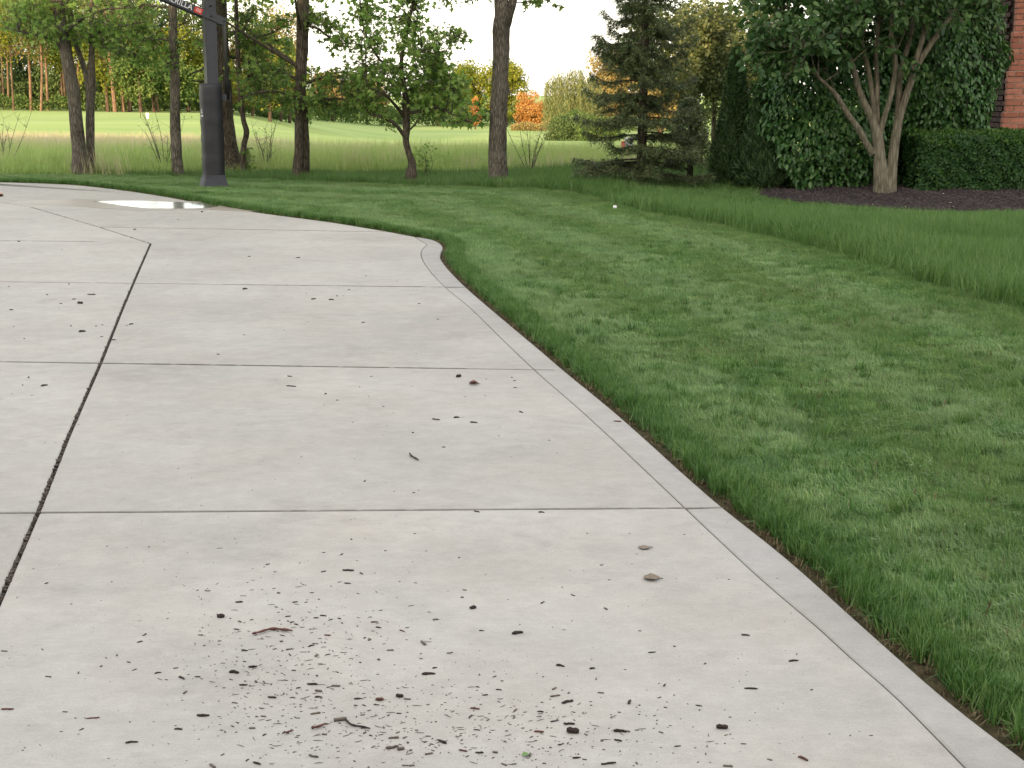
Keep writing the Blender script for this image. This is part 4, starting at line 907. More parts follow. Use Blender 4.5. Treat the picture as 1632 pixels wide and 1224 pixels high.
for ti, (px, Yd, H, cr, lf) in enumerate([(172, 112, 7.5, 2.6, 'far_yellow'), (205, 113, 8.5, 3.0, 'far_yellow'), (246, 112, 7.2, 2.6, 'far_yellow'), (300, 118, 8.0, 3.0, 'far_yellow'), (225, 108, 4.2, 2.4, 'far_green'), (430, 118, 7.0, 3.0, 'far_yellow'), (386, 122, 6.5, 2.6, 'far_gold'), (335, 118, 5.2, 2.4, 'far_yellow'), (280, 110, 3.8, 2.2, 'far_green'), (462, 128, 6.8, 2.4, 'far_yellow')]):
    simple_tree('leafy_tree', fy_lab[ti], px, Yd, H, .7, cr, lf, 4200, .24, bark='bark_far_dark', tw=.13, group=fy, clumpn=26, limbs=5)
fd = 'dark conifers low in the far wood'
fd_lab = ['dark conifer at the edge of view in the far wood', 'dark conifer left of the pale straight far trunk', 'dark low tree between the two orange lit thin trunks', 'dark low tree behind the leaning near trunk', 'dark low tree behind the gap of the two near trunks', 'dark low tree right of the forked near trunk', 'dark low tree under the yellow crowns near the white marker', 'dark low tree behind the basketball pole', 'dark low tree behind the broad flared trunk', 'dark low tree left of the double trunk, far off']
for ti, (px, Yd, H, cr) in enumerate([(5, 130, 6.0, 2.6), (35, 134, 5.0, 2.4), (62, 133, 4.4, 2.6), (95, 131, 4.6, 2.6), (130, 134, 4.8, 2.6), (165, 133, 4.2, 2.6), (230, 132, 4.0, 2.4), (320, 134, 5.2, 2.6), (360, 132, 4.4, 2.4), (410, 134, 4.2, 2.6)]):
    simple_tree('dark_conifer', fd_lab[ti], px, Yd, H, .2, cr, 'far_dark', 3000, .28, bark='bark_far_dark', tw=.12, group=fd, clumpn=24, limbs=0, shape='cone' if random.random() < .5 else 'round')
# undergrowth line below the wood and across the middle distance
def foliage_band(name, label, pts, h0, h1, n, mat, leaf, depth=3.0, zoff=0):
    """a continuous far-off mass of bushes along a line of (column, distance) pairs"""
    fo = Acc(); P = []
    ns = len(pts) - 1
    for k in range(n):
        s = random.random() * ns; i_ = int(s); t = s - i_; px = pts[i_][0] * (1 - t) + pts[i_ + 1][0] * t; Yd = pts[i_][1] * (1 - t) + pts[i_ + 1][1] * t + random.uniform(-depth, depth)
        x = (px - 816) / F * Yd
        h = h0 + (h1 - h0) * (.5 + .5 * math.sin(px * .11 + 1.3 * math.sin(px * .05)) * math.cos(px * .043)); P.append((x, Yd, tz(x, Yd) + h * random.random() ** .6))
    leaves(fo, np.array(P), leaf, 'diamond'); o = fo.obj(name, M[mat]); return tag(o, label, 'woods', kind='stuff')
foliage_band('undergrowth_woods', 'low green undergrowth along the foot of the far wood', [(-40, 124), (180, 118), (330, 124), (500, 135)], .5, 1.6, 15000, 'far_green', .22)
foliage_band('distant_woods', 'distant dark wood closing the view behind the far trees', [(-60, 150), (120, 150), (300, 150), (480, 160)], 1.5, 4.6, 22000, 'far_dark', .34, 5)
foliage_band('middle_woods', 'distant low green wood behind the fairway', [(440, 160), (560, 200), (700, 235), (850, 240), (915, 240)], 1.6, 3.6, 26000, 'far_green', .36, 6)
foliage_band('right_woods', 'distant wood seen through the gaps right of the spruce', [(905, 230), (960, 210), (1100, 190), (1450, 170), (1700, 170)], 2.5, 5.5, 26000, 'far_green', .42, 6)
tag(foliage_band('reed_grass', 'tan and gold reeds at the foot of the orange tree', [(815, 196), (845, 192), (885, 190)], .6, 1.5, 5000, 'far_gold', .2, 3), kind='stuff')
simple_tree('round_tree', 'broad olive green tree left of the thick furrowed trunk, far off', 745, 225, 9.4, 1.2, 4.4, 'far_yellow', 7000, .40, bark='bark_far_dark', tw=.25, clumpn=30)
simple_tree('round_tree', 'round yellow topped tree showing right of the thick furrowed trunk', 806, 222, 10.0, 1.2, 4.0, 'far_yellow', 7000, .40, bark='bark_far_dark', tw=.25, clumpn=30)
simple_tree('round_tree', 'dull green tree far behind the small crooked maple', 700, 228, 8.2, 1.0, 3.8, 'far_green', 6000, .40, bark='bark_far_dark', tw=.25, clumpn=28)
simple_tree('round_tree', 'golden tree glimpsed between the double trunk and the small maple', 585, 210, 6.6, .6, 3.4, 'far_gold', 5000, .38, bark='bark_far_dark', tw=.2, clumpn=26)
simple_tree('round_tree', 'orange tinged tree just right of the double trunk, far off', 530, 190, 6.5, .6, 3.0, 'far_gold', 5000, .36, bark='bark_far_dark', tw=.2, clumpn=26)
simple_tree('orange_tree', 'round glowing orange bush tree at the end of the fairway', 843, 205, 5.0, -.6, 2.3, 'far_orange', 6000, .28, bark='bark_far_dark', tw=.15, clumpn=30, limbs=4)
simple_tree('orange_tree', 'small orange cone shaped tree left of the thick furrowed trunk', 757, 205, 3.9, .9, 1.1, 'far_orange', 1600, .26, bark='bark_far_dark', tw=.12, clumpn=14, limbs=2, shape='cone')
simple_tree('gold_tree', 'large golden tree behind the upper left boughs of the spruce', 985, 165, 9.6, .6, 4.4, 'far_gold', 11000, .32, bark='bark_far_dark', tw=.3, clumpn=40)
simple_tree('gold_tree', 'amber tree behind the middle of the spruce', 1052, 170, 9.0, .6, 4.2, 'far_gold', 9000, .32, bark='bark_far_dark', tw=.3, clumpn=34)
simple_tree('gold_tree', 'small amber bush beside the willow foot', 945, 150, 4.8, .2, 2.4, 'far_gold', 5000, .26, bark='bark_far_dark', tw=.2, clumpn=24)
# willow: hanging strands
p = spot(912, 140); T = tree_root('willow_tree', p, 'pale grey green weeping willow at the fairway bend'); w = Acc(); w.tube([(0, 0, -.3), (.1, 0, 2.5), (0, 0, 5)], [.3, .22, .1], 8); w.obj('trunk', M['bark_far_dark'], T, True)
fo = Acc()
for k in range(520):
    a = random.uniform(0, 2 * PI); r = 2.6 * math.sqrt(random.random()); zt = 6.3 - .35 * r * r * .55 + random.gauss(0, .25); L_ = random.uniform(2.2, zt - .2); m = 26
    ts = rng.uniform(0, 1, m); P = np.stack([r * math.cos(a) * (1 + .1 * ts) + rng.normal(0, .07, m), r * math.sin(a) + rng.normal(0, .07, m), zt - ts * L_], 1)
    leaves(fo, P, .24, 'needle', droop=2.0, spread=.3, up=0)
fo.obj('crown', M['willow'], T)
simple_tree('dark_shrub', 'dark green rounded shrub in front of the willow', 905, 92, 2.5, .1, 1.35, 'far_dark', 9000, .13, bark='bark_far_dark', tw=.1, clumpn=30, cat='shrub', limbs=0)
simple_tree('dark_shrub', 'bright green shrub top just right of the dark shrub', 925, 96, 2.9, .6, 1.0, 'far_green', 5000, .13, bark='bark_far_dark', tw=.1, clumpn=22, cat='shrub', limbs=0)
simple_tree('dark_shrub', 'olive shrub half hidden behind the left boughs of the spruce', 955, 88, 2.0, .1, 1.3, 'far_green', 6000, .13, bark='bark_far_dark', tw=.1, clumpn=24, cat='shrub', limbs=0)

# ------------------------------------------------------------------ basketball hoop
hp = gp(343, 298); hz0 = S * hp.y
T = empty('basketball_hoop', (hp.x, hp.y, hz0), 'dark grey in-ground basketball hoop with padded pole on the lawn', 'basketball hoop')
ang = math.radians(28)
Rz = Matrix.Rotation(ang, 3, 'Z')
d = Vector((-math.cos(math.radians(27)), -math.sin(math.radians(27)), 0)); sd = Vector((-d.y, d.x, 0))
Rd = Matrix((d, sd, Vector((0, 0, 1)))).transposed()          # local x along the arm direction
pc = Vector((.0, 0, 0))
def bbox(name, c, size, mat, parent=T, R=Rd, bev=.006, pc_=None):
    bm = bmesh.new(); bmesh.ops.create_cube(bm, size=1)
    for v in bm.verts: v.co = Vector((v.co.x * size[0], v.co.y * size[1], v.co.z * size[2]))
    if bev: bmesh.ops.bevel(bm, geom=bm.edges[:], offset=bev, segments=2, affect='EDGES')
    for v in bm.verts: v.co = R @ v.co + Vector(c)
    me = bpy.data.meshes.new(name); bm.to_mesh(me); bm.free(); me.materials.append(mat)
    for p_ in me.polygons: p_.use_smooth = False
    return add(name, me, parent)
bbox('pole', (0, 0, 1.62), (.152, .152, 3.24), M['metal'])
# pad with slight sag and folds
bm = bmesh.new(); zs = np.linspace(.13, 1.37, 26); prof = [(x_ * .9, y_ * .9) for x_, y_ in [(-.125, -.11), (.0, -.112), (.15, -.11), (.165, -.09), (.168, .0), (.165, .09), (.15, .11), (0, .112), (-.125, .11), (-.135, 0)]]
rings = []
for z_ in zs:
    k = 1 + .012 * math.sin(z_ * 23) + .010 * math.sin(z_ * 51 + 1)
    top = .93 if z_ > 1.33 else 1
    rings.append([bm.verts.new(Rd @ Vector((x * k * top + random.gauss(0, .0015), y * k * top + random.gauss(0, .0015), 0)) + Vector((0, 0, z_))) for x, y in prof])
for a_, b_ in zip(rings, rings[1:]):
    for k in range(len(prof)): bm.faces.new([a_[k], a_[(k + 1) % len(prof)], b_[(k + 1) % len(prof)], b_[k]])
bm.faces.new(rings[-1]); bm.faces.new(rings[0][::-1]); bmesh.ops.recalc_face_normals(bm, faces=bm.faces[:])
me = bpy.data.meshes.new('pole_pad'); bm.to_mesh(me); bm.free(); me.materials.append(M['pad'])
for p_ in me.polygons: p_.use_smooth = True
pad = add('pole_pad', me, T)
# flared skirt at the base
bm = bmesh.new(); rings = []
for z_, k in [(.165, 1.03), (.12, 1.10), (.06, 1.22), (.0, 1.36), (-.02, 1.38)]:
    rings.append([bm.verts.new(Rd @ Vector((x * k * (1 + random.gauss(0, .01)), y * k * (1 + random.gauss(0, .01)), 0)) + Vector((0, 0, z_))) for x, y in prof])
for a_, b_ in zip(rings, rings[1:]):
    for k in range(len(prof)): bm.faces.new([a_[k], a_[(k + 1) % len(prof)], b_[(k + 1) % len(prof)], b_[k]])
bm.faces.new(rings[0]); bmesh.ops.recalc_face_normals(bm, faces=bm.faces[:])
me = bpy.data.meshes.new('base_cover'); bm.to_mesh(me); bm.free(); me.materials.append(M['skirt']); add('base_cover', me, T)
# arms: from behind the pole up and out toward the driveway
zl = 2.52 - hz0 + .0
def arm(name, zpole, off, x0, x1, rise, parent=T):
    c0 = d * x0 + sd * off + Vector((0, 0, zpole + rise * x0)); c1 = d * x1 + sd * off + Vector((0, 0, zpole + rise * x1)); L_ = (c1 - c0).length; ax = (c1 - c0).normalized(); up = sd.cross(ax) * -1
    R = Matrix((ax, sd, ax.cross(sd))).transposed(); return bbox(name, (c0 + c1) / 2, (L_, .022, .10), M['metal'], parent, R, .003), R, c0, c1
RISE = .385; zl = at(343, 26, hp.y).z - hz0
a1, RA, c0, c1 = arm('lower_arm', zl, .088, -.20, 1.02, RISE)
a2, _, _, _ = arm('lower_arm', zl, -.088, -.20, 1.02, RISE)
for off in (.088, -.088): arm('upper_arm', zl + .42, off, -.02, 1.02, RISE)
def text_on(s, size, c, R, mat, parent, ext=.0012):
    cu = bpy.data.curves.new('lettering', 'FONT'); cu.body = s; cu.size = size; cu.extrude = ext; cu.align_x = 'CENTER'; cu.align_y = 'CENTER'; cu.materials.append(mat)
    t_ = bpy.data.objects.new('lettering_source', cu); me = bpy.data.meshes.new_from_object(t_); bpy.data.objects.remove(t_); me.materials.clear(); me.materials.append(mat)
    o = bpy.data.objects.new('lettering', me); col.objects.link(o); o.parent = parent; M4 = R.to_4x4(); M4.translation = c; o.matrix_local = M4; return o
# lettering faces the lawn side of the near arm (camera side)
side = sd if sd.y < 0 else -sd
axr = (c0 - c1).normalized()                                   # reading direction to the right in the photograph
RT = Matrix((axr, side.cross(axr), side)).transposed()
near_arm = a1 if side.dot(sd) > 0 else a2
offn = side * (.088 + .013)
mid = d * .49 + offn + Vector((0, 0, zl + RISE * .49))
text_on('GOALRILLA', .10, mid, RT, M['white_print'], near_arm)
rb = bbox('red_badge', d * .17 + offn * 1.0 + Vector((0, 0, zl + RISE * .17)), (.11, .075, .004), M['red_print'], near_arm, RT, .0015)
text_on('GS', .055, d * .17 + offn * 1.03 + Vector((0, 0, zl + RISE * .17)), RT, M['white_print'], near_arm)
# bolts
for xx, zz in [(0.0, zl), (-.17, zl - RISE * .17), (0.0, zl + .42), (.0, zl + .13)]:
    ac = Acc(); q = side * .10 + d * xx + Vector((0, 0, zz)); ac.tube([q - side * .004, q + side * .010], [.014, .012], 8); ac.obj('bolt', M['black'], T)
# gas strut behind the pole
s0 = d * -.20 + Vector((0, 0, zl - RISE * .20)); s1_ = d * -.215 + Vector((0, 0, 1.16))
ac = Acc(); ac.tube([s0, s0.lerp(s1_, .74)], [.024, .024], 12); ac.obj('lift_rod', M['rod'], T, True)
ac = Acc(); ac.tube([s0.lerp(s1_, .70), s1_], [.034, .034], 12); ac.obj('lift_cylinder', M['black'], T, True)
bbox('bracket', d * -.13 + Vector((0, 0, 1.19)), (.24, .05, .085), M['metal'])
# backboard, rim, net
bc = d * .99; zb = at(218, 3, hp.y + .6).z - hz0 + .03
bb = bbox('backboard', bc + Vector((0, 0, zb + .53)), (.03, 1.52, 1.07), simple('backboard_glass', (.25, .28, .30), .1, spec=.8))
for zz, hh, yy, ww in [(zb + .0, .07, 0, 1.56), (zb + 1.08, .04, 0, 1.56)]: bbox('board_padding' if zz == zb else 'board_frame', bc + Vector((0, 0, zz)), (.055, ww, hh), M['black'])
for yy in (-.77, .77): bbox('board_frame', bc + sd * yy + Vector((0, 0, zb + .54)), (.045, .035, 1.04), M['black'])
bbox('board_frame', bc - d * .04 + Vector((0, 0, zb + .25)), (.05, .5, .55), M['metal'])
ac = Acc(); cR = bc + d * .38 + Vector((0, 0, zb + .15)); ac.tube([cR + Vector((.225 * math.cos(t), .225 * math.sin(t), 0)) for t in np.linspace(0, 2 * PI, 33)], [.009] * 33, 8); ac.obj('rim', M['orange_rim'], T, True)
# pad print, on the camera-facing edge
RP = Matrix((axr * 1.0, Vector((0, 0, 1)), axr.cross(Vector((0, 0, 1))))).transposed()
fd_ = d; rx = Vector((0, 0, 1)).cross(fd_); RPF = Matrix((rx, Vector((0, 0, 1)), fd_)).transposed()
fz = at(343, 178, hp.y).z - hz0
text_on('G', .075, fd_ * .156 + rx * .03 + Vector((0, 0, fz)), RPF, M['white_print'], pad)
text_on('Goalrilla', .034, fd_ * .156 + rx * .03 + Vector((0, 0, fz - .052)), RPF, M['white_print'], pad)

# ------------------------------------------------------------------ brick house corner at the right
hy = 21.3; xL = at(1597, 200, hy).x; gz = tz(xL, hy)
T = empty('brick_house', (xL, hy, gz), 'red brick house corner with stepped pier behind the hedge', 'house')
CO, BL, MO = .0755, .215, .015
me_b = {}
def brick_mesh(w, h, dpt, mat, key):
    if key in me_b: return me_b[key]
    bm = bmesh.new(); bmesh.ops.create_cube(bm, size=1)
    for v in bm.verts: v.co = Vector((v.co.x * w, v.co.y * dpt, v.co.z * h))
    me = bpy.data.meshes.new('brick'); bm.to_mesh(me); bm.free(); me.materials.append(mat); me_b[key] = me; return me
ac = Acc(); steps = [(0.0, 1.27, 0.0), (1.27, 1.80, .035), (1.80, 2.34, .07), (2.34, 3.6, .105)]
W = 2.6
# heights come from the photographed joints at y=178, 113, 50
sz = [at(1620, v, hy).z - gz for v in (178, 113, 50)]; steps = [(-.1, sz[0], 0.0), (sz[0], sz[1], .040), (sz[1], sz[2], .078), (sz[2], 3.9, .115)]
row = 0
for z0, z1, inset in steps:
    ac.box((W / 2 + inset / 2 + .01, .055 + inset * .4, (z0 + z1) / 2), (W - inset - .03, .086, (z1 - z0) - .002))
    nrow = max(1, int(round((z1 - z0) / CO))); co = (z1 - z0) / nrow
    for r in range(nrow):
        zc = z0 + (r + .5) * co; row += 1
        if zc < .45: continue
        x = inset; first = BL * .5 if row % 2 else BL
        ww = first
        while x < .50:
            o = add('brick', brick_mesh(ww - MO, co - MO, .10, M['brick'], ('b', round(ww, 3), round(co, 4))), T, (x + ww / 2, .05 + inset * .4 - (.012 if r == nrow - 1 else 0) + random.uniform(-.0015, .0015), zc)); x += ww; ww = BL
ac.obj('mortar_wall', M['mortar'], T)
rest = Acc()
for r in range(int(3.9 / CO)):
    x = .62 + (r % 2) * BL / 2
    while x < W - .1: rest.box((x + BL / 2, .052, (r + .5) * CO), (BL - MO, .10, CO - MO)); x += BL
tag(rest.obj('brick_courses', M['brick'], T), kind='stuff')
# side wall going back, its shade put into the brick and mortar colour
sw = Acc(); sw.box((.35, 3.6, 1.9), (.30, 6.6, 4.0)); sw.obj('side_wall', M['mortar_painted_shade'], T)
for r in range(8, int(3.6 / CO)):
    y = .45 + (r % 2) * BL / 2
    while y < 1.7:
        add('brick', brick_mesh(.05, CO - MO, BL - MO, M['brick_painted_shade'], 'side'), T, (.19, y + BL / 2, (r + .5) * CO)); y += BL
up = Acc(); up.box((W / 2, 3.6, 4.15), (W + .9, 8.0, .4)); up.obj('eave', M['white'], T)
rf_ = Acc(); rf_.add([(-.5, -.5, 4.37), (W + .5, -.5, 4.37), (W + .5, 7.7, 4.37), (-.5, 7.7, 4.37), (W / 2, 1.5, 6.2), (W / 2, 5.5, 6.2)], None, [(0, 1, 4), (2, 3, 5), (1, 2, 4), (2, 5, 4), (3, 0, 4), (3, 4, 5)]); rf_.obj('roof', M['roof'], T)

# ------------------------------------------------------------------ unseen house added behind the camera, sized so its shade covers the yard
T = empty('added_shade_house', (-9, -8, -.05), 'unseen two storey house added behind the camera to shade the yard', 'house')
hb = Acc(); hb.box((0, -6, 2.8), (54, 12, 5.6)); hb.obj('wall', M['siding'], T)
rf_ = Acc(); rf_.add([(-27.6, .6, 5.6), (27.6, .6, 5.6), (27.6, -12.6, 5.6), (-27.6, -12.6, 5.6), (-25, -6, 9.0), (25, -6, 9.0)], [(0, 1, 5, 4), (2, 3, 4, 5)], [(3, 0, 4), (1, 2, 5), ]); rf_.obj('roof', M['roof'], T)
for k in range(12):
    for zz in (1.5, 4.2):
        if zz < 3 and 4 <= k <= 6: continue
        q = Acc(); q.box((-24 + k * 4.3, .03, zz), (1.2, .06, 1.4)); wo_ = q.obj('window', M['white'], T); q = Acc(); q.box((-24 + k * 4.3, .07, zz), (1.0, .03, 1.2)); q.obj('pane', M['glass'], wo_)
q = Acc(); q.box((1.5, .04, 1.15), (4.9, .08, 2.2)); q.obj('garage_door', M['white'], T)

# ------------------------------------------------------------------ small things in the yard
def cyl_thing(name, label, cat, p, r, h, mat):
    T = empty(name, p, label, cat); a = Acc(); a.tube([(0, 0, 0), (0, 0, h)], [r, r * .9], 10); a.obj('cap', M[mat], T); a = Acc(); a.tube([(0, 0, -.05), (0, 0, .01)], [r * 1.3, r * 1.3], 10); a.obj('collar', M['box_grey'], T); return T
q = gp(980, 333); cyl_thing('pipe_marker', 'short white pipe marker at the tip of the mown lawn', 'marker', (q.x, q.y, q.z), .022, .04, 'white')
q = spot(1000, 27); T = empty('utility_box', q, 'small grey and red utility box seen through the spruce boughs', 'utility box')
a = Acc(); a.box((.02, 0, .36), (.13, .16, .34)); a.obj('body', M['box_grey'], T); a = Acc(); a.box((.02, 0, .55), (.16, .2, .035)); a.obj('lid', M['white'], T); a = Acc(); a.box((-.085, 0, .36), (.06, .14, .30)); a.obj('side_panel', M['box_red'], T); a = Acc(); a.box((0, 0, .1), (.08, .08, .3)); a.obj('post', M['box_grey'], T)
q = spot(1064, 27); T = empty('white_border_rail', q, 'low white rail glimpsed behind the spruce trunk', 'rail'); a = Acc(); a.box((0, 0, .26), (.42, .04, .05)); a.obj('rail', M['white'], T)
for sx_ in (-.18, .18): a = Acc(); a.box((sx_, 0, .10), (.03, .03, .30)); a.obj('post', M['white'], T)
q = spot(235, 88); T = empty('tee_marker', q, 'small white marker standing on the far fairway', 'marker'); a = Acc(); a.box((0, 0, .14), (.16, .05, .34)); a.obj('plate', M['white'], T); a = Acc(); a.box((0, 0, -.05), (.05, .04, .2)); a.obj('stake', M['white'], T)
q = spot(224, 90); T = empty('flag_stick', q, 'thin dark flag stick on the far green', 'flag stick'); a = Acc(); a.tube([(0, 0, -.05), (0, 0, 2.1)], [.02, .014], 6); a.obj('stick', M['bark_far_dark'], T)
q = gp(2, 313); q.x -= .03; T = empty('toy', q, 'small red and white toy on the driveway at the edge of view', 'toy')
a = Acc(); a.tube([(-.10, 0, .04), (-.02, 0, .05), (.035, 0, .04), (.06, 0, .025)], [.022, .028, .02, .008], 10); a.obj('body', simple('pink_plastic', (.50, .38, .35), .5), T, True); a = Acc(); a.tube([(-.09, -.02, .02), (-.035, -.035, .035)], [.022, .022], 8); a.obj('stripe', M['box_red'], T, True)
for xx in (-.06, .03): a = Acc(); a.tube([(xx, -.03, .018), (xx, .03, .018)], [.018, .018], 10); a.obj('wheel', M['chip_red'], T, True)

# ------------------------------------------------------------------ debris on the concrete
def chip_mesh(name, L_, w, h, mat, bend=0.0, n=5):
    P = []; 
    for k in range(n): t = k / (n - 1) - .5; P.append(Vector((t * L_, bend * L_ * math.sin((t + .5) * PI) + random.gauss(0, .03 * L_), h * .5 + random.gauss(0, h * .08))))
    a = Acc(); rad = [w / 2 * random.uniform(.75, 1.1) for _ in P]; rad[0] *= .7; rad[-1] *= .6
    a.tube(P, rad, 6, .12); return a.mesh(name, mat)
protos = [chip_mesh('wood_chip', 1, random.uniform(.16, .34), .16, M[m_], random.uniform(-.12, .12)) for m_ in ['chip'] * 7 + ['chip_red', 'chip_grey', 'chip_grey']]
protos += [chip_mesh('wood_chip', 1, .6, .4, M['chip'], 0) for _ in range(2)]
def chip(u, v, Lpx, angle=None, kind=None, label=None, thick=1.0, name='wood_chip', cat='wood chip', group=None):
    p = gp(u, v); L_ = Lpx * 1.08 / F * (p.y * cT + CH * sT)
    o = add(name, kind if isinstance(kind, bpy.types.Mesh) else random.choice(protos[:10] if Lpx > 6 or random.random() < .6 else protos) if kind is None else protos[kind])
    k = thick * random.uniform(.8, 1.15)
    o.scale = (L_, L_ * k, L_ * k); o.rotation_euler = (random.uniform(-.1, .1), random.uniform(-.06, .06), angle if angle is not None else random.uniform(0, PI)); o.location = (p.x, p.y, p.z + L_ * .01)
    return tag(o, label or 'small dark wood chip lying loose on the concrete', cat, group or ('wood chips scattered on the driveway' if label is None else None))
# chips one can point at
named = [
 (660, 1001 - 0, 0, 0)]
chip(825, 1010, 17, .3, 0, 'dark wedge shaped chip lying alone right of the chip litter')
chip(754, 970, 10, .5, 10, 'black stubby chip with two lobes, alone on clean concrete')
chip(1151, 1161, 17, -.1, 11, 'curled black leaf bit near the lower right of the concrete')
chip(913, 1168, 18, -.1, 11, 'largest blackish clump in the dense chip litter')
chip(1197, 1098, 20, -.2, 2, 'long slender bent chip nearest the border strip', thick=.6)
chip(637, 1111, 11, 0, 11, 'round black seed ball with a short stalk')
chip(555, 910, 17, -.12, 1, 'straight brown chip at the top of the chip litter', thick=.8)
chip(605, 1116, 12, 0, 7, 'blocky reddish chip beside the round seed ball', thick=1.6)
chip(498, 1091, 16, -.05, 3, 'thick dark chip in the middle of the litter below the long twig')
chip(352, 984, 11, 0, 10, 'stubby black chip just left of the long reddish twig')
chip(324, 1141, 18, .05, 4, 'dark chip with pale halo, lower left of the litter')
chip(148, 1145, 20, .15, 7, 'straight reddish stick second from the left edge', thick=.55)
chip(12, 1131, 18, .08, 7, 'reddish stick closest to the left edge of view', thick=.7)
chip(210, 1184, 18, .18, 5, 'straight chip lowest on the left side', thick=.6)
chip(7, 1038, 10, -.15, 8, 'short greyish chip above the leftmost reddish stick')
chip(683, 1075, 20, .12, 0, 'straight dark stick between seed ball and wedge chip', thick=.6)
chip(984, 672, 12, -.25, 7, 'brown chip lying on the border strip beside the grass', thick=.7)
chip(731, 601, 8, .6, 11, 'round brown chip just above the broken brown leaf')
chip(146, 470, 13, -.25, 8, 'elongated brown chip on the far left slab', thick=.8)
chip(128, 484, 8, 0, 11, 'round black clump on the far left slab')
chip(464, 616, 15, -.25, 6, 'bent dark chip left on the second near slab', thick=.5)
chip(970, 1218, 22, .2, 1, 'long dark chip cut by the lower edge of view', thick=.7)
chip(1160, 1222, 14, -.2, 9, 'grey chip at the lower edge below the curled leaf bit')
chip(1265, 1054, 15, .2, 5, 'thin dark chip just left of the border groove', thick=.6)
chip(1039, 1040, 12, .2, 4, 'thin dark chip alone between litter and border groove', thick=.6)
# long reddish twig, curled dark twig, leaves
def path_obj(name, px, w, mat, label, cat, h=.006):
    P = [gp(u, v) for u, v in px]; c = P[len(P) // 2]; Q = smooth_path([p_ - c + Vector((0, 0, h)) for p_ in P], 3); a = Acc(); n = len(Q)
    a.tube(Q, [w * (1 + .25 * math.sin(k * 2.1)) * (1 if 0 < k < n - 1 else .6) for k in range(n)], 7, .08); o = add(name, a.mesh(name, M[mat])); o.location = c; return tag(o, label, cat)
path_obj('twig', [(402, 1013), (415, 1010), (432, 1005), (450, 1006), (466, 1008)], .0036, 'chip_red', 'long bent reddish twig lying among the wood chips', 'twig')
path_obj('twig', [(653, 724), (655, 728), (660, 731), (667, 735)], .0036, 'chip', 'short curled dark twig on the clean middle slab', 'twig')
path_obj('twig', [(551, 1149), (560, 1157), (575, 1160), (590, 1163)], .0026, 'chip', 'thin forked dark twig low in the chip litter', 'twig', .004)
path_obj('twig', [(496, 1163), (505, 1162), (518, 1157)], .0034, 'chip_red', 'short reddish twig with a knob at its left end', 'twig')
path_obj('twig', [(450, 1172), (458, 1170), (468, 1167)], .002, 'chip_red', 'hair thin reddish twig left of the knobbed twig', 'twig')
def leaf_obj(u, v, Lpx, mat, label, a=0.0, fold=.1):
    p_ = gp(u, v); s = Lpx / F * (p_.y + .2); P = []; n = 14
    for k in range(n): t = 2 * PI * k / n; rr_ = 1 + .14 * math.sin(5 * t) + random.gauss(0, .05); P.append((math.cos(t) * .5 * rr_, math.sin(t) * .36 * rr_, .05 + fold * abs(math.sin(t)) + random.uniform(0, .03)))
    P.append((0, 0, .03)); V = np.array(P) * s * np.array([1, 1.5, 1]); o = add('dry_leaf', mesh_np('dry_leaf', V, np.array([(k, (k + 1) % n, n) for k in range(n)]), M[mat])); o.location = (p_.x, p_.y, p_.z + .002); o.rotation_euler.z = a
    ac = Acc(); ac.tube([(s * .45, 0, .05 * s), (s * .62, .05 * s, .06 * s), (s * .75, .03 * s, .03 * s)], [.0013] * 3, 4); ac.obj('stalk', M['chip'], o); return tag(o, label, 'leaf')
leaf_obj(1038, 923, 25, 'dry_leaf', 'flat tan dry leaf lying right of the chip litter', -.2)
leaf_obj(755, 613, 14, 'chip_red', 'broken brown leaf bit below the second cross joint', .1, .3)
leaf_obj(1027, 874, 18, 'dry_leaf', 'faint thin pale leaf above the flat tan leaf', .05, .02)
leaf_obj(838, 1205, 12, 'green_bit', 'tiny green leaf scrap near the lower edge', .4, .2)
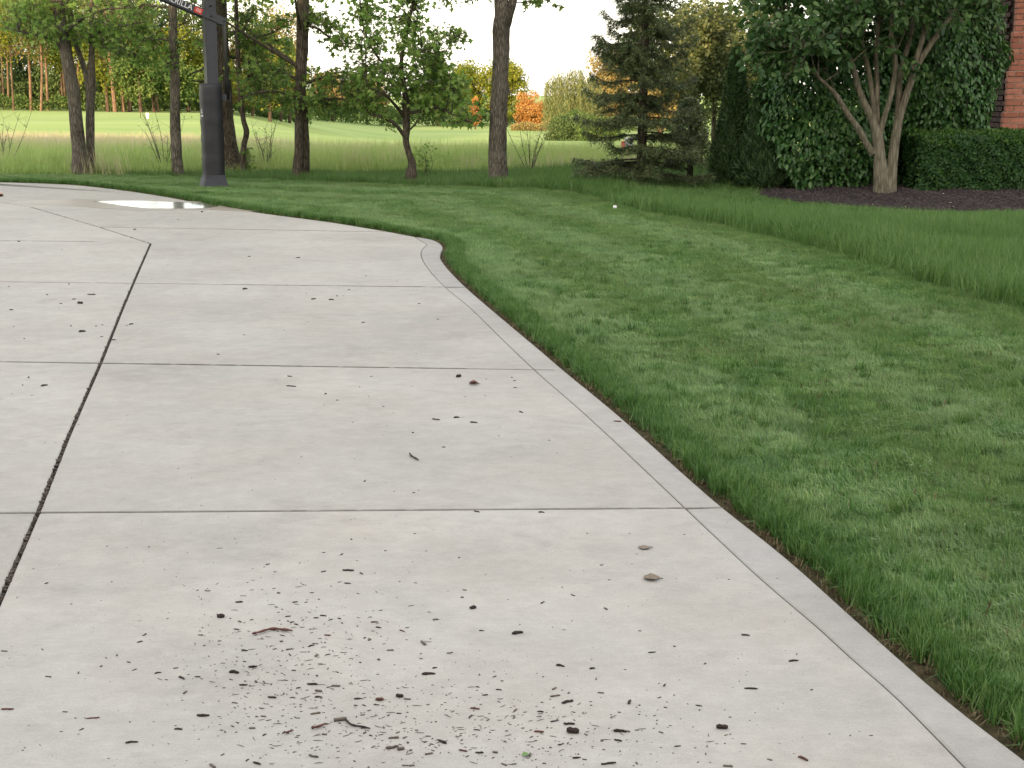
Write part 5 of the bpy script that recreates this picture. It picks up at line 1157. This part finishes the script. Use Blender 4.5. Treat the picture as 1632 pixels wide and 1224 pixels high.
# individually copied small chips: read positions plus the drift round them
pts = [(331, 942, 8), (381, 960, 10), (315, 941, 4), (541, 928, 5), (554, 930, 9), (590, 984, 5), (597, 992, 10), (641, 1006, 9), (522, 1013, 9), (510, 1018, 5), (230, 1012, 8), (205, 1056, 7), (169, 1049, 6), (77, 1079, 9), (252, 1073, 9), (315, 1079, 8), (284, 1163, 11),
 (390, 1037, 9), (403, 1063, 12), (373, 1073, 14), (388, 1092, 11), (433, 1091, 6), (432, 1030, 6), (434, 1112, 12), (462, 1044, 9), (570, 1114, 10), (600, 1124, 8), (693, 1065, 7), (622, 1037, 9), (717, 1041, 9), (671, 1050, 5), (761, 1095, 6), (773, 1108, 8), (795, 1100, 8), (893, 1062, 12), (944, 1066, 8),
 (885, 1110, 14), (905, 1120, 17), (861, 1135, 9), (907, 1155, 15), (859, 1167, 13), (934, 1171, 7), (988, 1167, 17), (883, 1150, 11), (985, 1181, 11), (757, 1130, 13), (750, 1143, 10), (760, 1164, 9), (738, 1197, 12), (764, 1200, 11), (705, 1183, 16), (625, 1192, 18), (638, 1187, 6), (682, 1174, 7), (678, 1183, 6), (500, 1206, 15), (409, 1218, 14), (1015, 1164, 6), (1080, 1190, 9), (1125, 1202, 6), (1185, 1186, 8), (1280, 1210, 16), (1124, 1058, 6), (1114, 1125, 9), (1096, 1122, 5), (1085, 1146, 4), (1270, 1043, 5), (1188, 1013, 11),
 (760, 816, 8), (863, 817, 8), (695, 669, 11), (728, 666, 8), (755, 674, 10), (830, 657, 9), (773, 631, 5), (816, 602, 4), (821, 618, 5), (775, 604, 4), (462, 600, 7), (519, 628, 4), (573, 617, 4), (592, 600, 4), (611, 648, 4), (707, 713, 5), (537, 638, 5), (820, 607, 5), (658, 690, 3),
 (528, 478, 7), (537, 472, 4), (500, 477, 9), (488, 468, 4), (391, 461, 8), (556, 462, 5), (397, 409, 4), (475, 411, 6), (668, 484, 4), (583, 440, 5), (698, 509, 4), (579, 514, 5), (389, 534, 4), (348, 565, 4), (46, 602, 9), (36, 614, 6), (71, 615, 10), (118, 477, 6), (97, 484, 4), (110, 453, 5), (75, 470, 6), (49, 478, 3), (18, 494, 5), (22, 521, 3), (113, 520, 3), (153, 520, 4), (163, 518, 4), (131, 529, 9), (162, 537, 4), (181, 542, 6), (202, 519, 4), (209, 517, 7), (322, 338, 3), (284, 350, 4), (215, 366, 8), (30, 385, 4), (99, 398, 3), (14, 457, 3), (180, 298, 2),
 (1160, 690, 4), (1058, 720, 4), (560, 860, 3), (516, 881, 5), (545, 884, 6), (437, 938, 5), (470, 960, 8), (487, 933, 5), (497, 945, 6), (515, 982, 9), (527, 988, 8), (504, 985, 7), (541, 986, 6), (482, 1000, 6), (440, 968, 5), (350, 1022, 5)]
for u, v, l in pts: chip(u, v, l * 1.1, random.uniform(-.5, .5) if l > 6 and random.random() < .6 else None, thick=.95)
nn_ = 0
while nn_ < 150:
    r = random.random()
    if r < .55: u, v = random.gauss(480, 95), random.gauss(1080, 75)
    elif r < .85: u, v = random.gauss(760, 130), random.gauss(1165, 40)
    else: u, v = random.uniform(60, 1100), random.uniform(960, 1215)
    if 0 < u < 1300 and 840 < v < 1222: chip(u, v, min(15, random.lognormvariate(1.6, .5)), random.gauss(0, .8), thick=.85); nn_ += 1
a = Acc()
for k in range(1700):
    r = random.random()
    if r < .38: u, v = random.gauss(480, 110), random.gauss(1085, 85)
    elif r < .68: u, v = random.gauss(780, 170), random.gauss(1170, 45)
    elif r < .86: u, v = random.uniform(0, 1400), random.uniform(830, 1222)
    else: u, v = random.uniform(0, 900), random.uniform(330, 830)
    if not (-5 < u < 1500 and 325 < v < 1224): continue
    p_ = gp(u, v); s = random.lognormvariate(-6.3, .55)
    if p_.x > float(np.interp(p_.y, [q[1] for q in E], [q[0] for q in E])) - .05: continue
    a.box(p_ + Vector((0, 0, s * .25)), (s * random.uniform(1, 3.2), s * .7, s * .5), Matrix.Rotation(random.gauss(0, .8), 3, 'Z'), tint=random.random())
for k in range(170):
    u, v = (random.gauss(490, 100), random.gauss(1085, 80)) if k % 5 < 3 else (random.gauss(780, 150), random.gauss(1165, 40))
    if not (20 < u < 1150 and 850 < v < 1220): continue
    p_ = gp(u, v); th = random.gauss(0, .7); L_ = random.uniform(.008, .026); bd = random.gauss(0, .35)
    a.tube([p_ + Vector((L_ * t * math.cos(th + bd * t), L_ * t * math.sin(th + bd * t), .0012)) for t in np.linspace(-.5, .5, 5)], [.0005, .0008, .0009, .0007, .0004], 4, cap=False)
tag(a.obj('fine_debris', M['chip_grey']), 'fine bark dust and crumbs sprinkled over the concrete', 'debris', kind='stuff')
